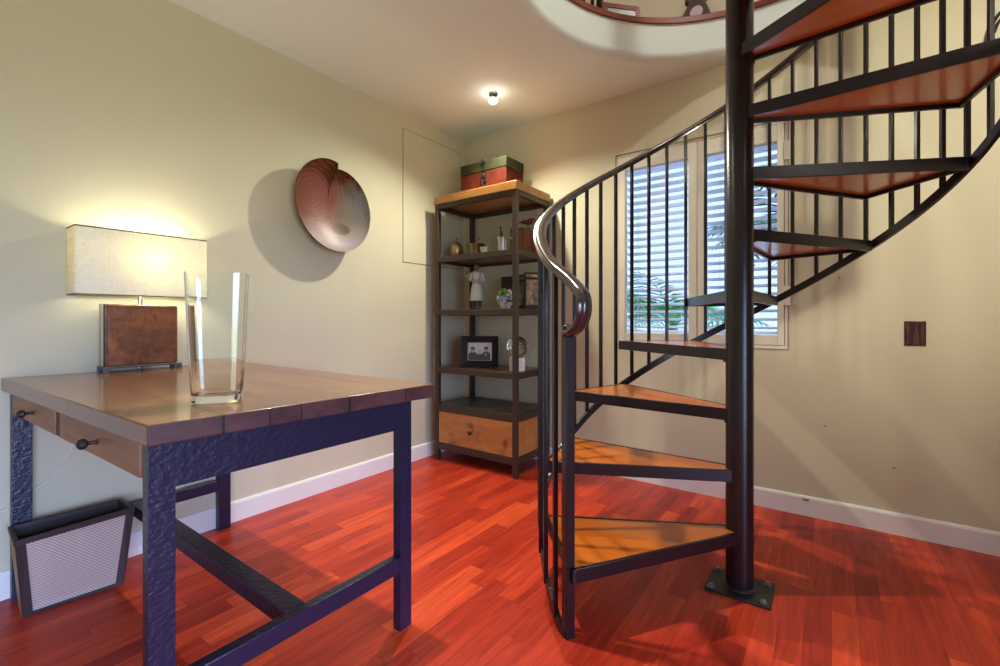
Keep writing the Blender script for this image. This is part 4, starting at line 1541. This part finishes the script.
for cx_, cz_, s_ in ((-0.050, 0.120, 1.0), (0.044, 0.122, 1.0), (-0.002, 0.106, 0.9)):
    b.add([(cx_ - 0.031 * s_, -0.0063, bw), (cx_ + 0.031 * s_, -0.0063, bw), (cx_ + 0.030 * s_, -0.0063, cz_ - 0.027), (cx_ + 0.012, -0.0063, cz_ - 0.012), (cx_ - 0.012, -0.0063, cz_ - 0.012), (cx_ - 0.030 * s_, -0.0063, cz_ - 0.029)], [(0, 1, 2, 3, 4, 5)], 2)
    disc(cx_, cz_, 0.0155 * s_, 0.0185 * s_, -0.0066, 1 if abs(cx_) > 0.01 else 3)
    if abs(cx_) > 0.01:
        disc(cx_, cz_ + 0.004, 0.0175 * s_, 0.0185 * s_, -0.0069, 2, 14, R_(-5), R_(185))
b.add([(0.037, -0.0066, 0.095), (0.047, -0.0066, 0.095), (0.042, -0.0066, 0.075)], [(0, 1, 2)], 0)
b.move(M_).build('print', ['print_light', 'print_mid', 'print_dark', 'print_pale'], pf, smooth=0)
b = MB()
b.hexa([(-0.02, 0.066, 0.001), (0.02, 0.066, 0.001), (0.02, 0.070, 0.001), (-0.02, 0.070, 0.001), (-0.012, 0.019, 0.14), (0.012, 0.019, 0.14), (0.012, 0.023, 0.14), (-0.012, 0.023, 0.14)])
b.move(cam_local(-2.015, 2.53, z3_, 34, 0)).build('easel_back', 'black_frame', pf, smooth=0)

cb_ = thing('crystal_ball', (-1.672, 2.495, z3_), 'clear crystal ball award resting on a white stone cube', 'award')
M_ = cam_local(-1.672, 2.495, z3_, 30)
MB().box(-0.050, 0.050, -0.045, 0.045, 0, 0.088).move(M_).build('stone_cube', 'marble_white', cb_, bevel=0.002)
c_ = Vector((-1.672, 2.495, z3_ + 0.088 + 0.069))
MB().ball(c_, 0.071, 40, 26).build('ball', 'ball_glass', cb_)
b = MB()
for rz, dz, wd in ((0.028, 0.022, 0.8), (0.026, 0.008, 1.0), (0.024, -0.006, 0.9)):
    b.tube([(x * wd, -0.012, dz + 0.004 * math.cos(x * 60)) for x in [-0.03 + 0.06 * i / 10 for i in range(11)]], 0.0016, 5)
b.ball((0.0, -0.012, -0.028), 0.004, 8, 6)
b.tube([(0.036 * math.cos(t_), -0.010, 0.004 + 0.036 * math.sin(t_)) for t_ in [R_(-30 + 14 * i) for i in range(10)]], 0.0014, 5)
b.move(Matrix.Translation(c_) @ Matrix.Rotation(R_(32), 4, 'Z')).build('etched_mark', 'engraving', cb_)

# ------------------------------------------------------------------ things on the walls
sw = thing('switch_plate', (0.305, YB, 0.936), 'dark copper coloured double switch plate on the wall right of the stair', 'switch')
MB().box(0.268, 0.342, YB - 0.006, YB, 0.880, 0.992).build('plate', 'switch_copper', sw, bevel=0.002)
b = MB()
def wavy(x0, x1, amp, ph):
    L_, R__ = [], []
    for i in range(13):
        z = 0.886 + 0.1 * i / 12
        o_ = amp * math.sin(i / 12 * PI * 1.6 + ph)
        L_.append((x0 + o_, YB - 0.0085, z))
        R__.append((x1 - o_ * 0.6, YB - 0.0085, z))
    n_ = 13
    vs_ = L_ + R__ + [(x, y + 0.003, z) for x, y, z in L_] + [(x, y + 0.003, z) for x, y, z in R__]
    fs2 = []
    for i in range(n_ - 1):
        fs2 += [(i, i + 1, n_ + i + 1, n_ + i), (2 * n_ + i, 3 * n_ + i, 3 * n_ + i + 1, 2 * n_ + i + 1), (i, 2 * n_ + i, 2 * n_ + i + 1, i + 1), (n_ + i, n_ + i + 1, 3 * n_ + i + 1, 3 * n_ + i)]
    b.add(vs_, fs2)
wavy(0.274, 0.284, 0.003, 0.0)
wavy(0.302, 0.314, -0.0045, 0.4)
wavy(0.326, 0.333, 0.002, 2.0)
b.build('rocker', 'switch_light', sw, smooth=0)

th_ = thing('wall_thermostat', (-1.672, YB, 1.783), 'small white square control box on the wall behind the shelf', 'thermostat')
MB().box(-1.712, -1.640, YB - 0.018, YB, 1.752, 1.815).build('cover', 'white_plastic', th_, bevel=0.003)
MB().box(-1.700, -1.664, YB - 0.0195, YB - 0.018, 1.79, 1.806).build('vent', 'cream_edge', th_, smooth=0)

sc_ = thing('iron_bracket', (0.60, YB, 2.24), 'curved black iron bracket high on the wall behind the balusters', 'bracket')
MB().box(0.60, 0.64, YB - 0.008, YB, 2.16, 2.36).build('back_plate', 'iron', sc_, bevel=0.002)
b = MB()
b.tube(catmull([Vector(p_) for p_ in ((0.605, YB - 0.01, 2.31), (0.585, YB - 0.02, 2.305), (0.560, YB - 0.025, 2.275), (0.543, YB - 0.025, 2.235), (0.536, YB - 0.025, 2.19), (0.545, YB - 0.025, 2.16))], 6), 0.006, 8)
b.tube(catmull([Vector(p_) for p_ in ((0.605, YB - 0.01, 2.275), (0.580, YB - 0.02, 2.27), (0.563, YB - 0.025, 2.245), (0.552, YB - 0.025, 2.21))], 6), 0.005, 8)
b.build('scroll', 'iron', sc_)

# small chips and nail holes in the wall: part of its surface
for x, z, r_ in ((-0.032, 0.466, 0.005), (0.232, 0.306, 0.006), (0.025, 1.207, 0.005)):
    b = MB()
    b.lathe([(r_, -0.0012), (r_ * 0.5, 0.0)], (x, YB - 0.0004, z), 9, axis='Y')
    struct(b.build('wall_mark', 'mark', bpy.data.objects['wall_back'], smooth=0))
b = MB()
b.add([(-0.111 + 0.017 * math.cos(R_(180 + 20 * i)), YB - 0.0147, 0.088 + 0.013 * math.sin(R_(180 + 20 * i))) for i in range(10)], [tuple(range(10))])
b.build('baseboard_chip', 'mark', bpy.data.objects['baseboard_back'], smooth=0)

# ------------------------------------------------------------------ ceiling spotlights
def spot(x, y, lab, aim):
    r = thing('ceiling_spotlight', (x, y, ZC), lab, 'lamp', 'ceiling spotlights')
    MB().lathe([(0.028, ZC - 0.012), (0.032, ZC - 0.004), (0.032, ZC)], (x, y, 0), 24).build('canopy', 'chrome', r)
    b_ = MB()
    b_.tube([(x, y, ZC - 0.01), (x - 0.012, y - 0.004, ZC - 0.018), (x, y, ZC - 0.028)], 0.004, 8)
    b_.build('arm', 'chrome', r)
    b_ = MB()
    b_.lathe([(0.010, -0.022), (0.020, -0.030), (0.024, -0.044), (0.022, -0.044), (0.016, -0.033), (0.008, -0.027)], (x, y, ZC), 20)
    b_.build('lamp_head', 'chrome', r)
    b_ = MB()
    b_.ball((x, y, ZC - 0.048), 0.026, 16, 10, 1, 1, 0.8)
    b_.build('bulb', 'spot_bulb', r)
    return r
LS = [(-1.735, 2.315), (-1.25, 1.15), (1.0, 1.0)]
spot(*LS[0], 'bright ceiling spotlight above the shelf', None)
spot(*LS[1], 'ceiling spotlight above the desk, out of view', None)
spot(*LS[2], 'added ceiling spotlight right of the stair, unseen fill for the back wall', None)  # out-of-frame lamp added only to brighten the back wall

# ------------------------------------------------------------------ upstairs, seen through the opening
uf = thing('leaning_frame', (-0.99, 2.52, ZU), 'wood framed picture leaning upstairs at the edge of the round opening', 'picture frame')
A_, B_ = Vector((-1.062, 2.50, ZU)), Vector((-0.913, 2.654, ZU))
ang = math.atan2(B_.y - A_.y, B_.x - A_.x)
M_ = Matrix.Translation((A_ + B_) / 2) @ Matrix.Rotation(ang, 4, 'Z') @ Matrix.Rotation(R_(-9), 4, 'X')
b = MB()
mitre(b, 0.226, 0.202, 0.026, -0.014, 0, 0.003)
b.move(M_).build('frame', 'frame_wood', uf, bevel=0.001)
MB().box(-0.09, 0.09, -0.006, -0.003, 0.024, 0.178).move(M_).build('picture', 'mirror_paper', uf, smooth=0)

ck = thing('mantel_clock', (-0.625, 2.765, ZU), 'small bronze clock with a round face standing upstairs by the opening', 'clock')
b = MB()
cx_, cy_, cz_ = -0.625, 2.765, ZU
b.prism([(cx_ - 0.07, cy_ - 0.03), (cx_ + 0.07, cy_ - 0.03), (cx_ + 0.07, cy_ + 0.03), (cx_ - 0.07, cy_ + 0.03)], cz_, cz_ + 0.03)
pr = [(0.080, 0.03), (0.074, 0.07), (0.060, 0.11), (0.044, 0.14), (0.040, 0.16), (0.060, 0.175), (0.055, 0.195), (0.03, 0.215), (0.014, 0.235)]
b.loft([[(cx_ + sx * w_, cy_ + sy * 0.028, cz_ + hh) for sx, sy in ((-1, -1), (1, -1), (1, 1), (-1, 1))] for w_, hh in pr])
for s_ in (-1, 1):
    b.ball((cx_ + s_ * 0.047, cy_ - 0.005, cz_ + 0.170), 0.018, 12, 8)
    b.ball((cx_ + s_ * 0.070, cy_, cz_ + 0.045), 0.02, 12, 8)
b.build('case', 'clock_bronze', ck, bevel=0.003)
b = MB()
b.lathe([(0.034, -0.004), (0.034, 0.0), (0.03, 0.002)], (cx_ + 0.004, cy_ - 0.029, cz_ + 0.085), 24, axis='Y')
b.build('dial', 'clock_face', ck)

gr = thing('guard_railing', (-1.07, 2.30, ZU), 'black upstairs guard railing along the far side of the round opening', 'railing')
for az in (156.5, 153.2, 149.6):
    a_ = R_(az)
    x, y = HX + 0.94 * math.cos(a_), HY + 0.94 * math.sin(a_)
    MB().box(x - 0.008, x + 0.008, y - 0.008, y + 0.008, ZU, 3.55).build('baluster', 'stair_metal', gr, bevel=0.002)
for az in (160, 163.5, 167, 170.5, 174):
    a_ = R_(az)
    x, y = HX + 0.94 * math.cos(a_), HY + 0.94 * math.sin(a_)
    MB().box(x - 0.008, x + 0.008, y - 0.008, y + 0.008, ZU, 3.55).build('baluster', 'stair_metal', gr, bevel=0.002)
a_ = R_(146.2)
x, y = HX + 0.95 * math.cos(a_), HY + 0.95 * math.sin(a_)
MB().box(x - 0.015, x + 0.015, y - 0.015, y + 0.015, ZU, 3.6).build('newel_post', 'stair_metal', gr, bevel=0.002)
b = MB()
b.tube([(HX + 0.945 * math.cos(R_(q_)), HY + 0.945 * math.sin(R_(q_)), 3.56) for q_ in range(146, 178, 2)], 0.02, 10)
b.build('handrail', 'rail_metal', gr)

# ------------------------------------------------------------------ lights
def light(name, kind, loc, energy, color, **kw):
    d_ = bpy.data.lights.new(name, kind)
    d_.energy = energy
    d_.color = color
    for k_, v_ in kw.items():
        setattr(d_, k_, v_)
    o = bpy.data.objects.new(name, d_)
    col.objects.link(o)
    o.location = loc
    return o

def aim(o, tgt):
    o.rotation_euler = (Vector(tgt) - o.location).to_track_quat('-Z', 'Y').to_euler()

WARM = (1.0, 0.95, 0.75)
for (lx_, ly_), tgt_, en_, sz_ in ((LS[0], (-1.3, 1.7, 0), 85, 156), (LS[1], (-0.7, 0.9, 0), 100, 112), (LS[2], (0.40, 2.81, 1.72), 120, 70)):
    l = light('spot_light', 'SPOT', (lx_, ly_, ZC - 0.09), en_, WARM, spot_size=R_(sz_), spot_blend=0.9, shadow_soft_size=0.022 if lx_ < 0 else 0.12)
    aim(l, tgt_)
light('lamp_light', 'POINT', tuple(BULB), 5.5, (1.0, 0.95, 0.74), shadow_soft_size=0.02)
light('upper_light', 'POINT', (0.6, 1.2, 4.4), 80, (1.0, 0.95, 0.92), shadow_soft_size=0.08)

pl = light('garden_opening', 'AREA', (XR + 0.02, -0.70, 0.85), 1, (1, 1, 1), shape='RECTANGLE', size=1.7, size_y=2.1)
pl.rotation_euler = (0, R_(90), 0)
pl.data.cycles.is_portal = True
w = bpy.data.worlds.new('World')
scene.world = w
w.use_nodes = True
wn_, wl_ = w.node_tree.nodes, w.node_tree.links
bg = wn_['Background']
# pale overcast sky, much brighter towards the garden side
tcw = wn_.new('ShaderNodeTexCoord')
spw = wn_.new('ShaderNodeSeparateXYZ')
wl_.new(tcw.outputs['Generated'], spw.inputs[0])
rw = wn_.new('ShaderNodeMapRange')
rw.interpolation_type = 'SMOOTHSTEP'
rw.inputs['From Min'].default_value = 0.55
rw.inputs['From Max'].default_value = 0.95
rw.inputs['To Min'].default_value = 1.6
rw.inputs['To Max'].default_value = 19.0
wl_.new(spw.outputs['X'], rw.inputs['Value'])
wl_.new(rw.outputs['Result'], bg.inputs['Strength'])
bg.inputs['Color'].default_value = (0.50, 0.65, 1.0, 1)
# below the horizon: an added greenish glow that lifts the ceiling, dimmer than the sky
rz = wn_.new('ShaderNodeMapRange')
rz.interpolation_type = 'SMOOTHSTEP'
rz.inputs['From Min'].default_value = -0.10
rz.inputs['From Max'].default_value = 0.04
wl_.new(spw.outputs['Z'], rz.inputs['Value'])
mxw = wn_.new('ShaderNodeMix')
mxw.data_type = 'RGBA'
wl_.new(rz.outputs['Result'], mxw.inputs[0])
mxw.inputs[6].default_value = (0.24, 0.30, 0.25, 1)
mxw.inputs[7].default_value = (0.43, 0.58, 1.0, 1)
wl_.new(mxw.outputs[2], bg.inputs['Color'])

# ------------------------------------------------------------------ camera
cam = bpy.data.cameras.new('camera')
cam.sensor_width = 36
cam.lens = 458 / 1000 * 36
cam.shift_y = -0.0135
cam.clip_start = 0.02
co = bpy.data.objects.new('camera', cam)
col.objects.link(co)
co.location = (0, 0, 1.0)
co.rotation_euler = (R_(90), 0, R_(36))
scene.camera = co

scene.view_settings.view_transform = 'Standard'
scene.view_settings.look = 'None'
scene.view_settings.gamma = 1
scene.view_settings.exposure = 0.36
scene.view_settings.use_curve_mapping = False
scene.cycles.max_bounces = 10
scene.cycles.use_denoising = True
